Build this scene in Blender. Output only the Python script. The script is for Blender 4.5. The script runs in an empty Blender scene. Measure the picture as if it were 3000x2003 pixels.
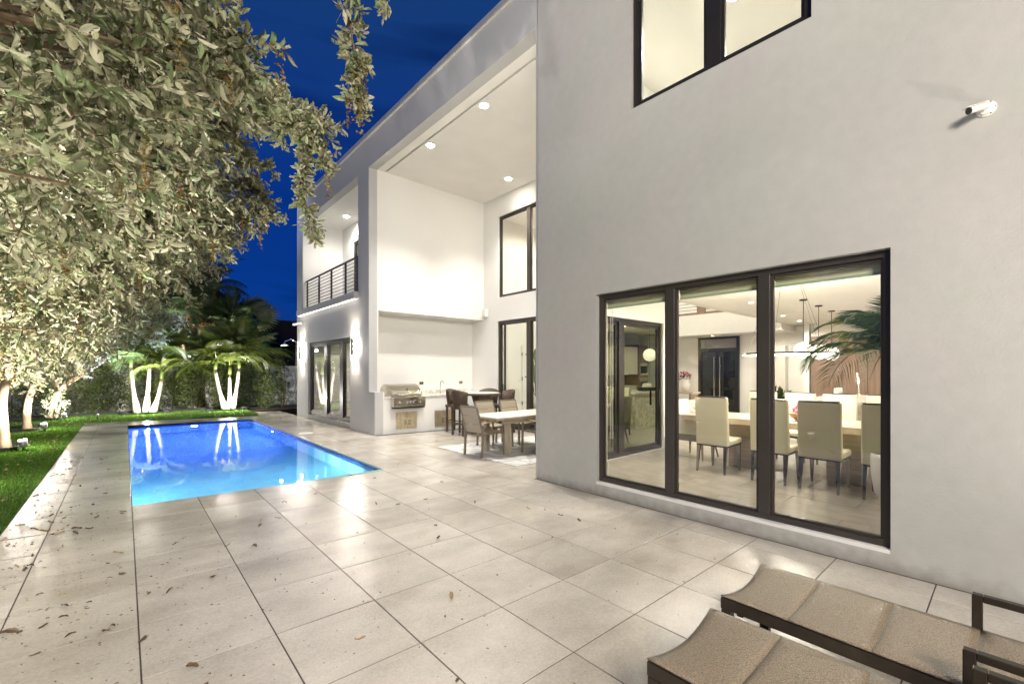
import bpy, math, random
import numpy as np
from mathutils import Vector, Matrix

# ------------------------------------------------------------------ camera, sky, exposure
SC = bpy.context.scene
rnd = random.Random(7)
RN = np.random.default_rng(7)
R = math.radians
YAW = math.atan(1135 / 1285.0)
cam = bpy.data.cameras.new('camera')
cam_o = bpy.data.objects.new('camera', cam)
SC.collection.objects.link(cam_o)
cam_o.location = (0, 0, 1.514)
cam_o.rotation_euler = (R(90), 0, -YAW)
cam.sensor_width = 36
cam.lens = 36 * 1285 / 3000.0
cam.shift_y = 83.5 / 3000.0
cam.clip_start = 0.05
cam.clip_end = 2000
SC.camera = cam_o

W = bpy.data.worlds.new('World')
SC.world = W
W.use_nodes = True
nt = W.node_tree
nt.nodes.clear()
n_out = nt.nodes.new('ShaderNodeOutputWorld')
n_bg = nt.nodes.new('ShaderNodeBackground')
n_tc = nt.nodes.new('ShaderNodeTexCoord')
n_sep = nt.nodes.new('ShaderNodeSeparateXYZ')
n_ramp = nt.nodes.new('ShaderNodeValToRGB')
cr = n_ramp.color_ramp
cr.elements[0].position = 0.0
cr.elements[0].color = (0.010, 0.030, 0.105, 1)
cr.elements[1].position = 0.62
cr.elements[1].color = (0.0075, 0.043, 0.185, 1)
e = cr.elements.new(0.14); e.color = (0.0020, 0.040, 0.26, 1)
e = cr.elements.new(0.32); e.color = (0.0018, 0.032, 0.235, 1)
n_map = nt.nodes.new('ShaderNodeMapping')
n_map.inputs['Scale'].default_value = (1.2, 1.2, 9.0)
n_noise = nt.nodes.new('ShaderNodeTexNoise')
n_noise.inputs['Scale'].default_value = 2.2
n_noise.inputs['Detail'].default_value = 6
n_cr2 = nt.nodes.new('ShaderNodeValToRGB')
n_cr2.color_ramp.elements[0].position = 0.48
n_cr2.color_ramp.elements[0].color = (1, 1, 1, 1)
n_cr2.color_ramp.elements[1].position = 0.72
n_cr2.color_ramp.elements[1].color = (0.46, 0.52, 0.62, 1)
n_mul = nt.nodes.new('ShaderNodeMix')
n_mul.data_type = 'RGBA'
n_mul.blend_type = 'MULTIPLY'
n_mul.inputs[0].default_value = 1.0
L = nt.links.new
L(n_tc.outputs['Generated'], n_sep.inputs[0])
L(n_sep.outputs['Z'], n_ramp.inputs[0])
L(n_tc.outputs['Generated'], n_map.inputs[0])
L(n_map.outputs[0], n_noise.inputs['Vector'])
L(n_noise.outputs['Fac'], n_cr2.inputs[0])
L(n_ramp.outputs['Color'], n_mul.inputs[6])
L(n_cr2.outputs['Color'], n_mul.inputs[7])
L(n_mul.outputs[2], n_bg.inputs['Color'])
n_bg.inputs['Strength'].default_value = 1.0
L(n_bg.outputs[0], n_out.inputs[0])

vs = SC.view_settings
vs.view_transform = 'Standard'
vs.look = 'None'
vs.exposure = 0.0
vs.gamma = 1.0
vs.use_curve_mapping = False
SC.render.engine = 'CYCLES'
try:
    SC.cycles.use_denoising = True
    SC.cycles.denoiser = 'OPENIMAGEDENOISE'
except Exception:
    pass
SC.cycles.max_bounces = 8
SC.cycles.diffuse_bounces = 4
SC.cycles.glossy_bounces = 4
SC.cycles.transmission_bounces = 6
SC.cycles.transparent_max_bounces = 24
SC.cycles.caustics_reflective = False
SC.cycles.caustics_refractive = False
SC.cycles.sample_clamp_indirect = 12.0

# lamp powers (watts), all tuned here
PW = dict(patio=760, balcony=170, sconce=78, tree=560, spill=60, palm=780, palm_spill=190, pool=900, pool_near_fill=700, dining=205, living=280,
          bedroom=380, uplight=300, flood_fill=4700, wing=170, shower=16, pendant=45, cool=4000, behind=1300)

# ------------------------------------------------------------------ helpers
COL = SC.collection


def gz(x):
    return -0.018 * x


def props(o, label=None, cat=None, group=None, kind=None):
    if label: o['label'] = label
    if cat: o['category'] = cat
    if group: o['group'] = group
    if kind: o['kind'] = kind
    return o


def thing(name, label, cat, loc=(0, 0, 0), rz=0.0, group=None):
    o = bpy.data.objects.new(name, None)
    o.empty_display_size = 0.1
    COL.objects.link(o)
    o.location = loc
    o.rotation_euler = (0, 0, rz)
    return props(o, label, cat, group)


class MB:
    def __init__(s):
        s.v = []
        s.f = []

    def add(s, vs_, fs):
        k = len(s.v)
        s.v += [tuple(p) for p in vs_]
        s.f += [tuple(i + k for i in f) for f in fs]
        return s

    def box(s, x0, x1, y0, y1, z0, z1):
        return s.add([(x0, y0, z0), (x1, y0, z0), (x1, y1, z0), (x0, y1, z0), (x0, y0, z1), (x1, y0, z1), (x1, y1, z1), (x0, y1, z1)],
                     [(0, 3, 2, 1), (4, 5, 6, 7), (0, 1, 5, 4), (1, 2, 6, 5), (2, 3, 7, 6), (3, 0, 4, 7)])

    def obox(s, p, q, w, h, up=(0, 0, 1)):
        """square bar from p to q, width w (sideways), height h (along up)"""
        p = Vector(p); q = Vector(q)
        d = (q - p).normalized()
        u = Vector(up)
        sd = d.cross(u)
        if sd.length < 1e-4:
            sd = d.cross(Vector((1, 0, 0)))
        sd.normalize()
        u = sd.cross(d).normalized()
        c = []
        for b in (p, q):
            for a1, a2 in ((-1, -1), (1, -1), (1, 1), (-1, 1)):
                c.append(b + sd * (a1 * w / 2) + u * (a2 * h / 2))
        return s.add(c, [(0, 3, 2, 1), (4, 5, 6, 7), (0, 1, 5, 4), (1, 2, 6, 5), (2, 3, 7, 6), (3, 0, 4, 7)])

    def tube(s, pts, rad, n=8, cap=True):
        pts = [Vector(p) for p in pts]
        if not hasattr(rad, '__len__'):
            rad = [rad] * len(pts)
        k0 = len(s.v)
        prev = None
        for i, p in enumerate(pts):
            d = (pts[min(i + 1, len(pts) - 1)] - pts[max(i - 1, 0)])
            d = d.normalized() if d.length > 1e-9 else Vector((0, 0, 1))
            if prev is None:
                a = d.cross(Vector((0, 0, 1)))
                if a.length < 1e-3:
                    a = d.cross(Vector((1, 0, 0)))
            else:
                a = prev - d * prev.dot(d)
                if a.length < 1e-6:
                    a = d.cross(Vector((1, 0, 0)))
            a.normalize()
            prev = a
            b = d.cross(a)
            for j in range(n):
                t = 2 * math.pi * j / n
                s.v.append(tuple(p + (a * math.cos(t) + b * math.sin(t)) * rad[i]))
        for i in range(len(pts) - 1):
            for j in range(n):
                j2 = (j + 1) % n
                s.f.append((k0 + i * n + j, k0 + i * n + j2, k0 + (i + 1) * n + j2, k0 + (i + 1) * n + j))
        if cap:
            s.f.append(tuple(k0 + j for j in range(n))[::-1])
            s.f.append(tuple(k0 + (len(pts) - 1) * n + j for j in range(n)))
        return s

    def lathe(s, prof, c=(0, 0, 0), n=20, axis='z'):
        k0 = len(s.v)
        for r, z in prof:
            for j in range(n):
                t = 2 * math.pi * j / n
                a, b = r * math.cos(t), r * math.sin(t)
                if axis == 'z':
                    p = (a, b, z)
                elif axis == 'x':
                    p = (z, a, b)
                else:
                    p = (b, z, a)
                s.v.append((p[0] + c[0], p[1] + c[1], p[2] + c[2]))
        for i in range(len(prof) - 1):
            for j in range(n):
                j2 = (j + 1) % n
                s.f.append((k0 + i * n + j, k0 + i * n + j2, k0 + (i + 1) * n + j2, k0 + (i + 1) * n + j))
        if prof[0][0] > 1e-6:
            s.f.append(tuple(k0 + j for j in range(n))[::-1])
        if prof[-1][0] > 1e-6:
            s.f.append(tuple(k0 + (len(prof) - 1) * n + j for j in range(n)))
        return s

    def prism(s, poly, lo, hi, axis='y'):
        """polygon in the two other axes extruded along axis"""
        k = len(poly)

        def P(a, b, t):
            return {'x': (t, a, b), 'y': (a, t, b), 'z': (a, b, t)}[axis]
        vs_ = [P(a, b, lo) for a, b in poly] + [P(a, b, hi) for a, b in poly]
        fs = [tuple(range(k))[::-1], tuple(range(k, 2 * k))] + [(i, (i + 1) % k, k + (i + 1) % k, k + i) for i in range(k)]
        return s.add(vs_, fs)

    def slab(s, axis, c0, c1, u0, u1, v0, v1, holes=()):
        """a wall or slab: thickness c0..c1 along axis, rectangle u x v, with rectangular holes (u0,u1,v0,v1)"""
        us = sorted({u0, u1, *[min(max(h[0], u0), u1) for h in holes], *[min(max(h[1], u0), u1) for h in holes]})
        vs2 = sorted({v0, v1, *[min(max(h[2], v0), v1) for h in holes], *[min(max(h[3], v0), v1) for h in holes]})

        def solid(i, j):
            if i < 0 or j < 0 or i >= len(us) - 1 or j >= len(vs2) - 1:
                return False
            a = (us[i] + us[i + 1]) / 2; b = (vs2[j] + vs2[j + 1]) / 2
            return not any(h[0] < a < h[1] and h[2] < b < h[3] for h in holes)

        def P(c, a, b):
            return {'x': (c, a, b), 'y': (a, c, b), 'z': (a, b, c)}[axis]
        idx = {}

        def vid(c, i, j):
            key = (c, i, j)
            if key not in idx:
                idx[key] = len(s.v)
                s.v.append(P(c, us[i], vs2[j]))
            return idx[key]
        for i in range(len(us) - 1):
            for j in range(len(vs2) - 1):
                if not solid(i, j):
                    continue
                s.f.append((vid(c0, i, j), vid(c0, i, j + 1), vid(c0, i + 1, j + 1), vid(c0, i + 1, j)))
                s.f.append((vid(c1, i, j), vid(c1, i + 1, j), vid(c1, i + 1, j + 1), vid(c1, i, j + 1)))
                for (di, dj, a, b) in ((-1, 0, (i, j), (i, j + 1)), (1, 0, (i + 1, j), (i + 1, j + 1)), (0, -1, (i, j), (i + 1, j)), (0, 1, (i, j + 1), (i + 1, j + 1))):
                    if not solid(i + di, j + dj):
                        s.f.append((vid(c0, *a), vid(c0, *b), vid(c1, *b), vid(c1, *a)))
        return s

    def build(s, name, mat, parent=None, smooth=False, bevel=0.0, seg=2, recalc=True):
        me = bpy.data.meshes.new(name)
        me.from_pydata(s.v, [], s.f)
        if recalc:
            import bmesh
            bm = bmesh.new(); bm.from_mesh(me)
            bmesh.ops.recalc_face_normals(bm, faces=bm.faces)
            bm.to_mesh(me); bm.free()
        me.materials.append(mat)
        if smooth:
            me.polygons.foreach_set('use_smooth', [True] * len(me.polygons))
        o = bpy.data.objects.new(name, me)
        COL.objects.link(o)
        if parent:
            o.parent = parent
        if bevel > 0:
            m = o.modifiers.new('bevel', 'BEVEL')
            m.width = bevel; m.segments = seg; m.limit_method = 'ANGLE'; m.angle_limit = R(40)
            if smooth is False and seg > 1:
                me.polygons.foreach_set('use_smooth', [True] * len(me.polygons))
                m.harden_normals = True
        return o


def box_o(name, mat, parent, *b, bevel=0.0):
    return MB().box(*b).build(name, mat, parent, bevel=bevel)


def np_mesh(name, verts, faces_tri, mat, parent=None, smooth=False):
    """fast mesh from numpy arrays (verts Nx3, triangles Mx3)"""
    me = bpy.data.meshes.new(name)
    nv, nf = len(verts), len(faces_tri)
    me.vertices.add(nv)
    me.vertices.foreach_set('co', np.ascontiguousarray(verts, dtype=np.float32).ravel())
    me.loops.add(nf * 3)
    me.loops.foreach_set('vertex_index', np.ascontiguousarray(faces_tri, dtype=np.int32).ravel())
    me.polygons.add(nf)
    me.polygons.foreach_set('loop_start', np.arange(0, nf * 3, 3, dtype=np.int32))
    if smooth:
        me.polygons.foreach_set('use_smooth', np.ones(nf, dtype=bool))
    me.update(calc_edges=True)
    me.materials.append(mat)
    o = bpy.data.objects.new(name, me)
    COL.objects.link(o)
    if parent:
        o.parent = parent
    return o


def copy_tree(o, parent=None):
    c = o.copy()
    COL.objects.link(c)
    c.parent = parent
    for ch in list(o.children):
        copy_tree(ch, c)
    return c


def place(o, loc, rz, label=None):
    o.location = loc
    o.rotation_euler = (0, 0, rz)
    if label:
        o['label'] = label
    return o


def lamp(kind, power, loc, color=(1, 0.86, 0.68), parent=None, size=0.05, cone=None, blend=0.5, aim=None, name='light'):
    d = bpy.data.lights.new(name, kind)
    d.energy = power
    d.color = color
    if kind in ('POINT', 'SPOT'):
        d.shadow_soft_size = size
    if kind == 'AREA':
        d.size = size
    if kind == 'SPOT':
        d.spot_size = R(cone or 120)
        d.spot_blend = blend
    o = bpy.data.objects.new(name, d)
    COL.objects.link(o)
    o.location = loc
    if aim is not None:
        v = Vector(aim) - Vector(loc)
        o.rotation_euler = v.to_track_quat('-Z', 'Y').to_euler()
    if parent:
        o.parent = parent
        o.matrix_parent_inverse = Matrix.Translation(parent.location).inverted() if parent.rotation_euler.z == 0 else parent.matrix_basis.inverted()
    return o


# ------------------------------------------------------------------ materials
def new_mat(name):
    m = bpy.data.materials.new(name)
    m.use_nodes = True
    t = m.node_tree
    b = t.nodes['Principled BSDF']
    return m, t, b


def sset(b, **kw):
    for k, v in kw.items():
        k = k.replace('_', ' ')
        if k in b.inputs:
            b.inputs[k].default_value = v


def simple(name, col, rough=0.5, metal=0.0, var=0.0, vscale=6.0, bump=0.0, bscale=80.0, spec=None, stretch=(1, 1, 1), rvar=0.0, rand=0.0, coat=0.0):
    m, t, b = new_mat(name)
    N = t.nodes.new; K = t.links.new
    b.inputs['Base Color'].default_value = (*col, 1)
    b.inputs['Roughness'].default_value = rough
    b.inputs['Metallic'].default_value = metal
    if spec is not None:
        b.inputs['Specular IOR Level'].default_value = spec
    if coat:
        b.inputs['Coat Weight'].default_value = coat
        b.inputs['Coat Roughness'].default_value = 0.1
    if var or bump or rvar or rand:
        tc = N('ShaderNodeTexCoord'); mp = N('ShaderNodeMapping')
        mp.inputs['Scale'].default_value = stretch
        K(tc.outputs['Object'], mp.inputs[0])
    if var or rvar or rand:
        nz = N('ShaderNodeTexNoise'); nz.inputs['Scale'].default_value = vscale; nz.inputs['Detail'].default_value = 5
        K(mp.outputs[0], nz.inputs['Vector'])
        fac = nz.outputs['Fac']
        if rand:
            oi = N('ShaderNodeObjectInfo')
            ma = N('ShaderNodeMath'); ma.operation = 'MULTIPLY_ADD'
            ma.inputs[1].default_value = rand; ma.inputs[2].default_value = -rand / 2
            K(oi.outputs['Random'], ma.inputs[0])
            ad = N('ShaderNodeMath'); ad.operation = 'ADD'
            K(ma.outputs[0], ad.inputs[0]); K(fac, ad.inputs[1])
            fac = ad.outputs[0]
        rp = N('ShaderNodeValToRGB')
        rp.color_ramp.elements[0].position = 0.25
        rp.color_ramp.elements[1].position = 0.75
        rp.color_ramp.elements[0].color = (*[c * (1 - var) for c in col], 1)
        rp.color_ramp.elements[1].color = (*[min(1, c * (1 + var)) for c in col], 1)
        K(fac, rp.inputs[0]); K(rp.outputs[0], b.inputs['Base Color'])
        if rvar:
            mr = N('ShaderNodeMapRange')
            mr.inputs['From Min'].default_value = 0.3; mr.inputs['From Max'].default_value = 0.7
            mr.inputs['To Min'].default_value = max(0.02, rough - rvar); mr.inputs['To Max'].default_value = min(1, rough + rvar)
            K(nz.outputs['Fac'], mr.inputs[0]); K(mr.outputs[0], b.inputs['Roughness'])
    if bump:
        nb = N('ShaderNodeTexNoise'); nb.inputs['Scale'].default_value = bscale; nb.inputs['Detail'].default_value = 4
        K(mp.outputs[0], nb.inputs['Vector'])
        bp = N('ShaderNodeBump'); bp.inputs['Strength'].default_value = bump; bp.inputs['Distance'].default_value = 0.01
        K(nb.outputs['Fac'], bp.inputs['Height']); K(bp.outputs[0], b.inputs['Normal'])
    return m


def emit(name, col, strength):
    m, t, b = new_mat(name)
    b.inputs['Base Color'].default_value = (*col, 1)
    b.inputs['Emission Color'].default_value = (*col, 1)
    b.inputs['Emission Strength'].default_value = strength
    return m


def glass(name, tint, refl_min=0.05, refl_scale=0.9, reflcol=(1, 1, 1)):
    m, t, b = new_mat(name)
    N = t.nodes.new; K = t.links.new
    t.nodes.remove(b)
    out = t.nodes['Material Output']
    tr = N('ShaderNodeBsdfTransparent'); tr.inputs[0].default_value = (*tint, 1)
    gl = N('ShaderNodeBsdfGlossy'); gl.inputs['Roughness'].default_value = 0.0; gl.inputs['Color'].default_value = (*reflcol, 1)
    lw = N('ShaderNodeLayerWeight'); lw.inputs['Blend'].default_value = 0.5
    pw = N('ShaderNodeMath'); pw.operation = 'POWER'; pw.inputs[1].default_value = 4.0
    ma = N('ShaderNodeMath'); ma.operation = 'MULTIPLY_ADD'; ma.inputs[1].default_value = refl_scale; ma.inputs[2].default_value = refl_min
    ma.use_clamp = True
    mx = N('ShaderNodeMixShader')
    K(lw.outputs['Facing'], pw.inputs[0]); K(pw.outputs[0], ma.inputs[0]); K(ma.outputs[0], mx.inputs[0])
    K(tr.outputs[0], mx.inputs[1]); K(gl.outputs[0], mx.inputs[2]); K(mx.outputs[0], out.inputs['Surface'])
    return m


def leaf_mat(name, cols, rough=0.5, trans=0.35, spec=0.4):
    """leaves: colour by mesh island and by object, part of the light passes through"""
    m, t, b = new_mat(name)
    N = t.nodes.new; K = t.links.new
    out = t.nodes['Material Output']
    g = N('ShaderNodeNewGeometry'); oi = N('ShaderNodeObjectInfo')
    ad = N('ShaderNodeMath'); ad.operation = 'ADD'
    K(g.outputs['Random Per Island'], ad.inputs[0]); K(oi.outputs['Random'], ad.inputs[1])
    fr = N('ShaderNodeMath'); fr.operation = 'FRACT'
    K(ad.outputs[0], fr.inputs[0])
    rp = N('ShaderNodeValToRGB')
    els = rp.color_ramp.elements
    while len(els) < len(cols):
        els.new(0.5)
    for i, c in enumerate(cols):
        els[i].position = i / max(1, len(cols) - 1)
        els[i].color = (*c, 1)
    K(fr.outputs[0], rp.inputs[0])
    K(rp.outputs[0], b.inputs['Base Color'])
    b.inputs['Roughness'].default_value = rough
    b.inputs['Specular IOR Level'].default_value = spec
    tl = N('ShaderNodeBsdfTranslucent'); K(rp.outputs[0], tl.inputs[0])
    mx = N('ShaderNodeMixShader'); mx.inputs[0].default_value = trans
    K(b.outputs[0], mx.inputs[1]); K(tl.outputs[0], mx.inputs[2]); K(mx.outputs[0], out.inputs['Surface'])
    return m


def stucco(name, col, var=0.05, bump=0.35, base=False):
    m, t, b = new_mat(name)
    N = t.nodes.new; K = t.links.new
    tc = N('ShaderNodeTexCoord')
    n1 = N('ShaderNodeTexNoise'); n1.inputs['Scale'].default_value = 0.7; n1.inputs['Detail'].default_value = 4
    n2 = N('ShaderNodeTexNoise'); n2.inputs['Scale'].default_value = 55; n2.inputs['Detail'].default_value = 6
    n3 = N('ShaderNodeTexNoise'); n3.inputs['Scale'].default_value = 9; n3.inputs['Detail'].default_value = 6
    for n in (n1, n2, n3):
        K(tc.outputs['Object'], n.inputs['Vector'])
    rp = N('ShaderNodeValToRGB')
    rp.color_ramp.elements[0].position = 0.3; rp.color_ramp.elements[1].position = 0.7
    rp.color_ramp.elements[0].color = (*[c * (1 - var) for c in col], 1)
    rp.color_ramp.elements[1].color = (*[min(1, c * (1 + var)) for c in col], 1)
    mixn = N('ShaderNodeMath'); mixn.operation = 'MULTIPLY_ADD'; mixn.inputs[1].default_value = 0.35
    K(n3.outputs['Fac'], mixn.inputs[0])
    m65 = N('ShaderNodeMath'); m65.operation = 'MULTIPLY'; m65.inputs[1].default_value = 0.65
    K(n1.outputs['Fac'], m65.inputs[0]); K(m65.outputs[0], mixn.inputs[2])
    K(mixn.outputs[0], rp.inputs[0]); K(rp.outputs[0], b.inputs['Base Color'])
    if base:
        # splashed dirt along the foot of the wall and a slight change of hue from patch to patch
        sp = N('ShaderNodeSeparateXYZ'); K(tc.outputs['Object'], sp.inputs[0])
        mr = N('ShaderNodeMapRange'); mr.inputs['From Min'].default_value = 0.03; mr.inputs['From Max'].default_value = -0.10
        nd = N('ShaderNodeMath'); nd.operation = 'MULTIPLY_ADD'; nd.inputs[1].default_value = 0.22; nd.inputs[2].default_value = -0.12
        K(n3.outputs['Fac'], nd.inputs[0])
        zz = N('ShaderNodeMath'); zz.operation = 'ADD'
        K(sp.outputs['Z'], zz.inputs[0]); K(nd.outputs[0], zz.inputs[1]); K(zz.outputs[0], mr.inputs[0])
        dm = N('ShaderNodeMix'); dm.data_type = 'RGBA'; dm.blend_type = 'MULTIPLY'
        dm.inputs[7].default_value = (0.72, 0.70, 0.65, 1)
        n4 = N('ShaderNodeTexNoise'); n4.inputs['Scale'].default_value = 0.9; n4.inputs['Detail'].default_value = 3
        K(tc.outputs['Object'], n4.inputs['Vector'])
        hu = N('ShaderNodeValToRGB')
        hu.color_ramp.elements[0].position = 0.35; hu.color_ramp.elements[0].color = (0.97, 1.0, 0.965, 1)
        hu.color_ramp.elements[1].position = 0.65; hu.color_ramp.elements[1].color = (1.0, 0.975, 0.985, 1)
        hm = N('ShaderNodeMix'); hm.data_type = 'RGBA'; hm.blend_type = 'MULTIPLY'; hm.inputs[0].default_value = 1
        K(n4.outputs['Fac'], hu.inputs[0]); K(rp.outputs[0], hm.inputs[6]); K(hu.outputs[0], hm.inputs[7])
        K(mr.outputs[0], dm.inputs[0]); K(hm.outputs[2], dm.inputs[6]); K(dm.outputs[2], b.inputs['Base Color'])
    b.inputs['Roughness'].default_value = 0.85
    b.inputs['Specular IOR Level'].default_value = 0.25
    bp = N('ShaderNodeBump'); bp.inputs['Strength'].default_value = bump; bp.inputs['Distance'].default_value = 0.006
    K(n2.outputs['Fac'], bp.inputs['Height']); K(bp.outputs[0], b.inputs['Normal'])
    return m


def paving(name, col):
    """porcelain paving: cloudy streaks, rain-wet patches, fine grain"""
    m, t, b = new_mat(name)
    N = t.nodes.new; K = t.links.new
    g = N('ShaderNodeNewGeometry'); oi = N('ShaderNodeObjectInfo')
    # offset the pattern from tile to tile
    off = N('ShaderNodeVectorMath'); off.operation = 'MULTIPLY_ADD'
    off.inputs[1].default_value = (1, 1, 1)
    cmb = N('ShaderNodeCombineXYZ')
    mm = N('ShaderNodeMath'); mm.operation = 'MULTIPLY'; mm.inputs[1].default_value = 37.0
    K(oi.outputs['Random'], mm.inputs[0]); K(mm.outputs[0], cmb.inputs[0]); K(mm.outputs[0], cmb.inputs[1])
    K(g.outputs['Position'], off.inputs[0]); K(cmb.outputs[0], off.inputs[2])
    mp = N('ShaderNodeMapping'); mp.inputs['Scale'].default_value = (1.1, 2.1, 1)
    K(off.outputs[0], mp.inputs[0])
    n1 = N('ShaderNodeTexNoise'); n1.inputs['Scale'].default_value = 1.3; n1.inputs['Detail'].default_value = 7; n1.inputs['Roughness'].default_value = 0.6
    K(mp.outputs[0], n1.inputs['Vector'])
    n2 = N('ShaderNodeTexNoise'); n2.inputs['Scale'].default_value = 60; n2.inputs['Detail'].default_value = 5; n2.inputs['Roughness'].default_value = 0.75
    K(g.outputs['Position'], n2.inputs['Vector'])
    ad = N('ShaderNodeMath'); ad.operation = 'MULTIPLY_ADD'; ad.inputs[1].default_value = 0.52
    K(n2.outputs['Fac'], ad.inputs[0])
    m7 = N('ShaderNodeMath'); m7.operation = 'MULTIPLY'; m7.inputs[1].default_value = 0.52
    K(n1.outputs['Fac'], m7.inputs[0]); K(m7.outputs[0], ad.inputs[2])
    rr = N('ShaderNodeMath'); rr.operation = 'MULTIPLY_ADD'; rr.inputs[1].default_value = 0.13
    K(oi.outputs['Random'], rr.inputs[0]); K(ad.outputs[0], rr.inputs[2])
    rp = N('ShaderNodeValToRGB')
    rp.color_ramp.elements[0].position = 0.34; rp.color_ramp.elements[1].position = 0.72
    rp.color_ramp.elements[0].color = (col[0] * 0.66, col[1] * 0.64, col[2] * 0.60, 1)
    rp.color_ramp.elements[1].color = (*[c * 1.16 for c in col], 1)
    K(rr.outputs[0], rp.inputs[0])
    # wet patches in world space
    n3 = N('ShaderNodeTexNoise'); n3.inputs['Scale'].default_value = 1.1; n3.inputs['Detail'].default_value = 8; n3.inputs['Roughness'].default_value = 0.62
    K(g.outputs['Position'], n3.inputs['Vector'])
    wet = N('ShaderNodeMapRange'); wet.inputs['From Min'].default_value = 0.40; wet.inputs['From Max'].default_value = 0.64
    K(n3.outputs['Fac'], wet.inputs[0])
    dk = N('ShaderNodeMix'); dk.data_type = 'RGBA'; dk.blend_type = 'MULTIPLY'
    fm = N('ShaderNodeMath'); fm.operation = 'MULTIPLY'; fm.inputs[1].default_value = 0.5
    K(wet.outputs[0], fm.inputs[0]); K(fm.outputs[0], dk.inputs[0])
    dk.inputs[7].default_value = (0.66, 0.63, 0.59, 1)
    K(rp.outputs[0], dk.inputs[6]); K(dk.outputs[2], b.inputs['Base Color'])
    ro = N('ShaderNodeMapRange'); ro.inputs['To Min'].default_value = 0.24; ro.inputs['To Max'].default_value = 0.09
    K(wet.outputs[0], ro.inputs[0]); K(ro.outputs[0], b.inputs['Roughness'])
    b.inputs['Specular IOR Level'].default_value = 1.0
    bp = N('ShaderNodeBump'); bp.inputs['Strength'].default_value = 0.42; bp.inputs['Distance'].default_value = 0.004
    K(n2.outputs['Fac'], bp.inputs['Height']); K(bp.outputs[0], b.inputs['Normal'])
    return m


def wood(name, c1, c2, scale=1.0, axis='z', rough=0.45):
    m, t, b = new_mat(name)
    N = t.nodes.new; K = t.links.new
    tc = N('ShaderNodeTexCoord'); mp = N('ShaderNodeMapping')
    st = {'z': (14, 14, 0.9), 'y': (14, 0.9, 14), 'x': (0.9, 14, 14)}[axis]
    mp.inputs['Scale'].default_value = [v * scale for v in st]
    nz = N('ShaderNodeTexNoise'); nz.inputs['Scale'].default_value = 1.5; nz.inputs['Detail'].default_value = 8; nz.inputs['Distortion'].default_value = 0.6
    rp = N('ShaderNodeValToRGB')
    rp.color_ramp.elements[0].position = 0.3; rp.color_ramp.elements[1].position = 0.7
    rp.color_ramp.elements[0].color = (*c1, 1); rp.color_ramp.elements[1].color = (*c2, 1)
    K(tc.outputs['Object'], mp.inputs[0]); K(mp.outputs[0], nz.inputs['Vector']); K(nz.outputs['Fac'], rp.inputs[0]); K(rp.outputs[0], b.inputs['Base Color'])
    b.inputs['Roughness'].default_value = rough
    return m


def marble(name, base, vein, scale=2.0, rough=0.2):
    m, t, b = new_mat(name)
    N = t.nodes.new; K = t.links.new
    tc = N('ShaderNodeTexCoord')
    nz = N('ShaderNodeTexNoise'); nz.inputs['Scale'].default_value = scale; nz.inputs['Detail'].default_value = 8; nz.inputs['Distortion'].default_value = 1.6
    rp = N('ShaderNodeValToRGB')
    els = rp.color_ramp.elements
    els[0].position = 0.42; els[0].color = (*base, 1); els[1].position = 0.6; els[1].color = (*base, 1)
    e2 = els.new(0.5); e2.color = (*vein, 1)
    K(tc.outputs['Object'], nz.inputs['Vector']); K(nz.outputs['Fac'], rp.inputs[0]); K(rp.outputs[0], b.inputs['Base Color'])
    b.inputs['Roughness'].default_value = rough
    return m


def sling(name, c1, c2):
    """woven sling cloth with glossy threads"""
    m, t, b = new_mat(name)
    N = t.nodes.new; K = t.links.new
    tc = N('ShaderNodeTexCoord')
    nz = N('ShaderNodeTexNoise'); nz.inputs['Scale'].default_value = 230; nz.inputs['Detail'].default_value = 2
    vo = N('ShaderNodeTexVoronoi'); vo.inputs['Scale'].default_value = 260
    mp = N('ShaderNodeMapping'); mp.inputs['Scale'].default_value = (0.55, 1.2, 1)
    K(tc.outputs['Object'], mp.inputs[0]); K(mp.outputs[0], nz.inputs['Vector']); K(mp.outputs[0], vo.inputs['Vector'])
    rp = N('ShaderNodeValToRGB')
    rp.color_ramp.elements[0].position = 0.35; rp.color_ramp.elements[1].position = 0.65
    rp.color_ramp.elements[0].color = (*c1, 1); rp.color_ramp.elements[1].color = (*c2, 1)
    K(nz.outputs['Fac'], rp.inputs[0]); K(rp.outputs[0], b.inputs['Base Color'])
    b.inputs['Roughness'].default_value = 0.28
    b.inputs['Specular IOR Level'].default_value = 1.0
    bp = N('ShaderNodeBump'); bp.inputs['Strength'].default_value = 0.75; bp.inputs['Distance'].default_value = 0.004
    K(vo.outputs['Distance'], bp.inputs['Height']); K(bp.outputs[0], b.inputs['Normal'])
    return m


M = {}
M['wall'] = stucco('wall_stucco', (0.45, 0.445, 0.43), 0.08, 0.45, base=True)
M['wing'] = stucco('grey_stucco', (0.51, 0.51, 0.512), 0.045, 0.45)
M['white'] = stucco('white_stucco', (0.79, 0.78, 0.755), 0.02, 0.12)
M['ceil'] = simple('ceiling_white', (0.88, 0.86, 0.82), 0.8, var=0.03, vscale=2)
M['room'] = simple('room_paint', (0.80, 0.78, 0.735), 0.7, var=0.02, vscale=1.5)
M['coping'] = simple('coping_metal', (0.45, 0.45, 0.46), 0.4, metal=0.2, var=0.08)
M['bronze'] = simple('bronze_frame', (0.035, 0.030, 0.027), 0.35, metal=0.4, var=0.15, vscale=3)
M['bronze_lt'] = simple('bronze_frame_pale', (0.068, 0.059, 0.052), 0.35, metal=0.4, var=0.12, vscale=3)  # a paler bronze, used on part of the frames and railings
M['glass'] = glass('window_glass', (0.97, 0.97, 0.94), 0.05, 0.8)
M['glass_clear'] = glass('clear_glass', (0.95, 0.97, 0.94), 0.05, 0.8)
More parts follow.
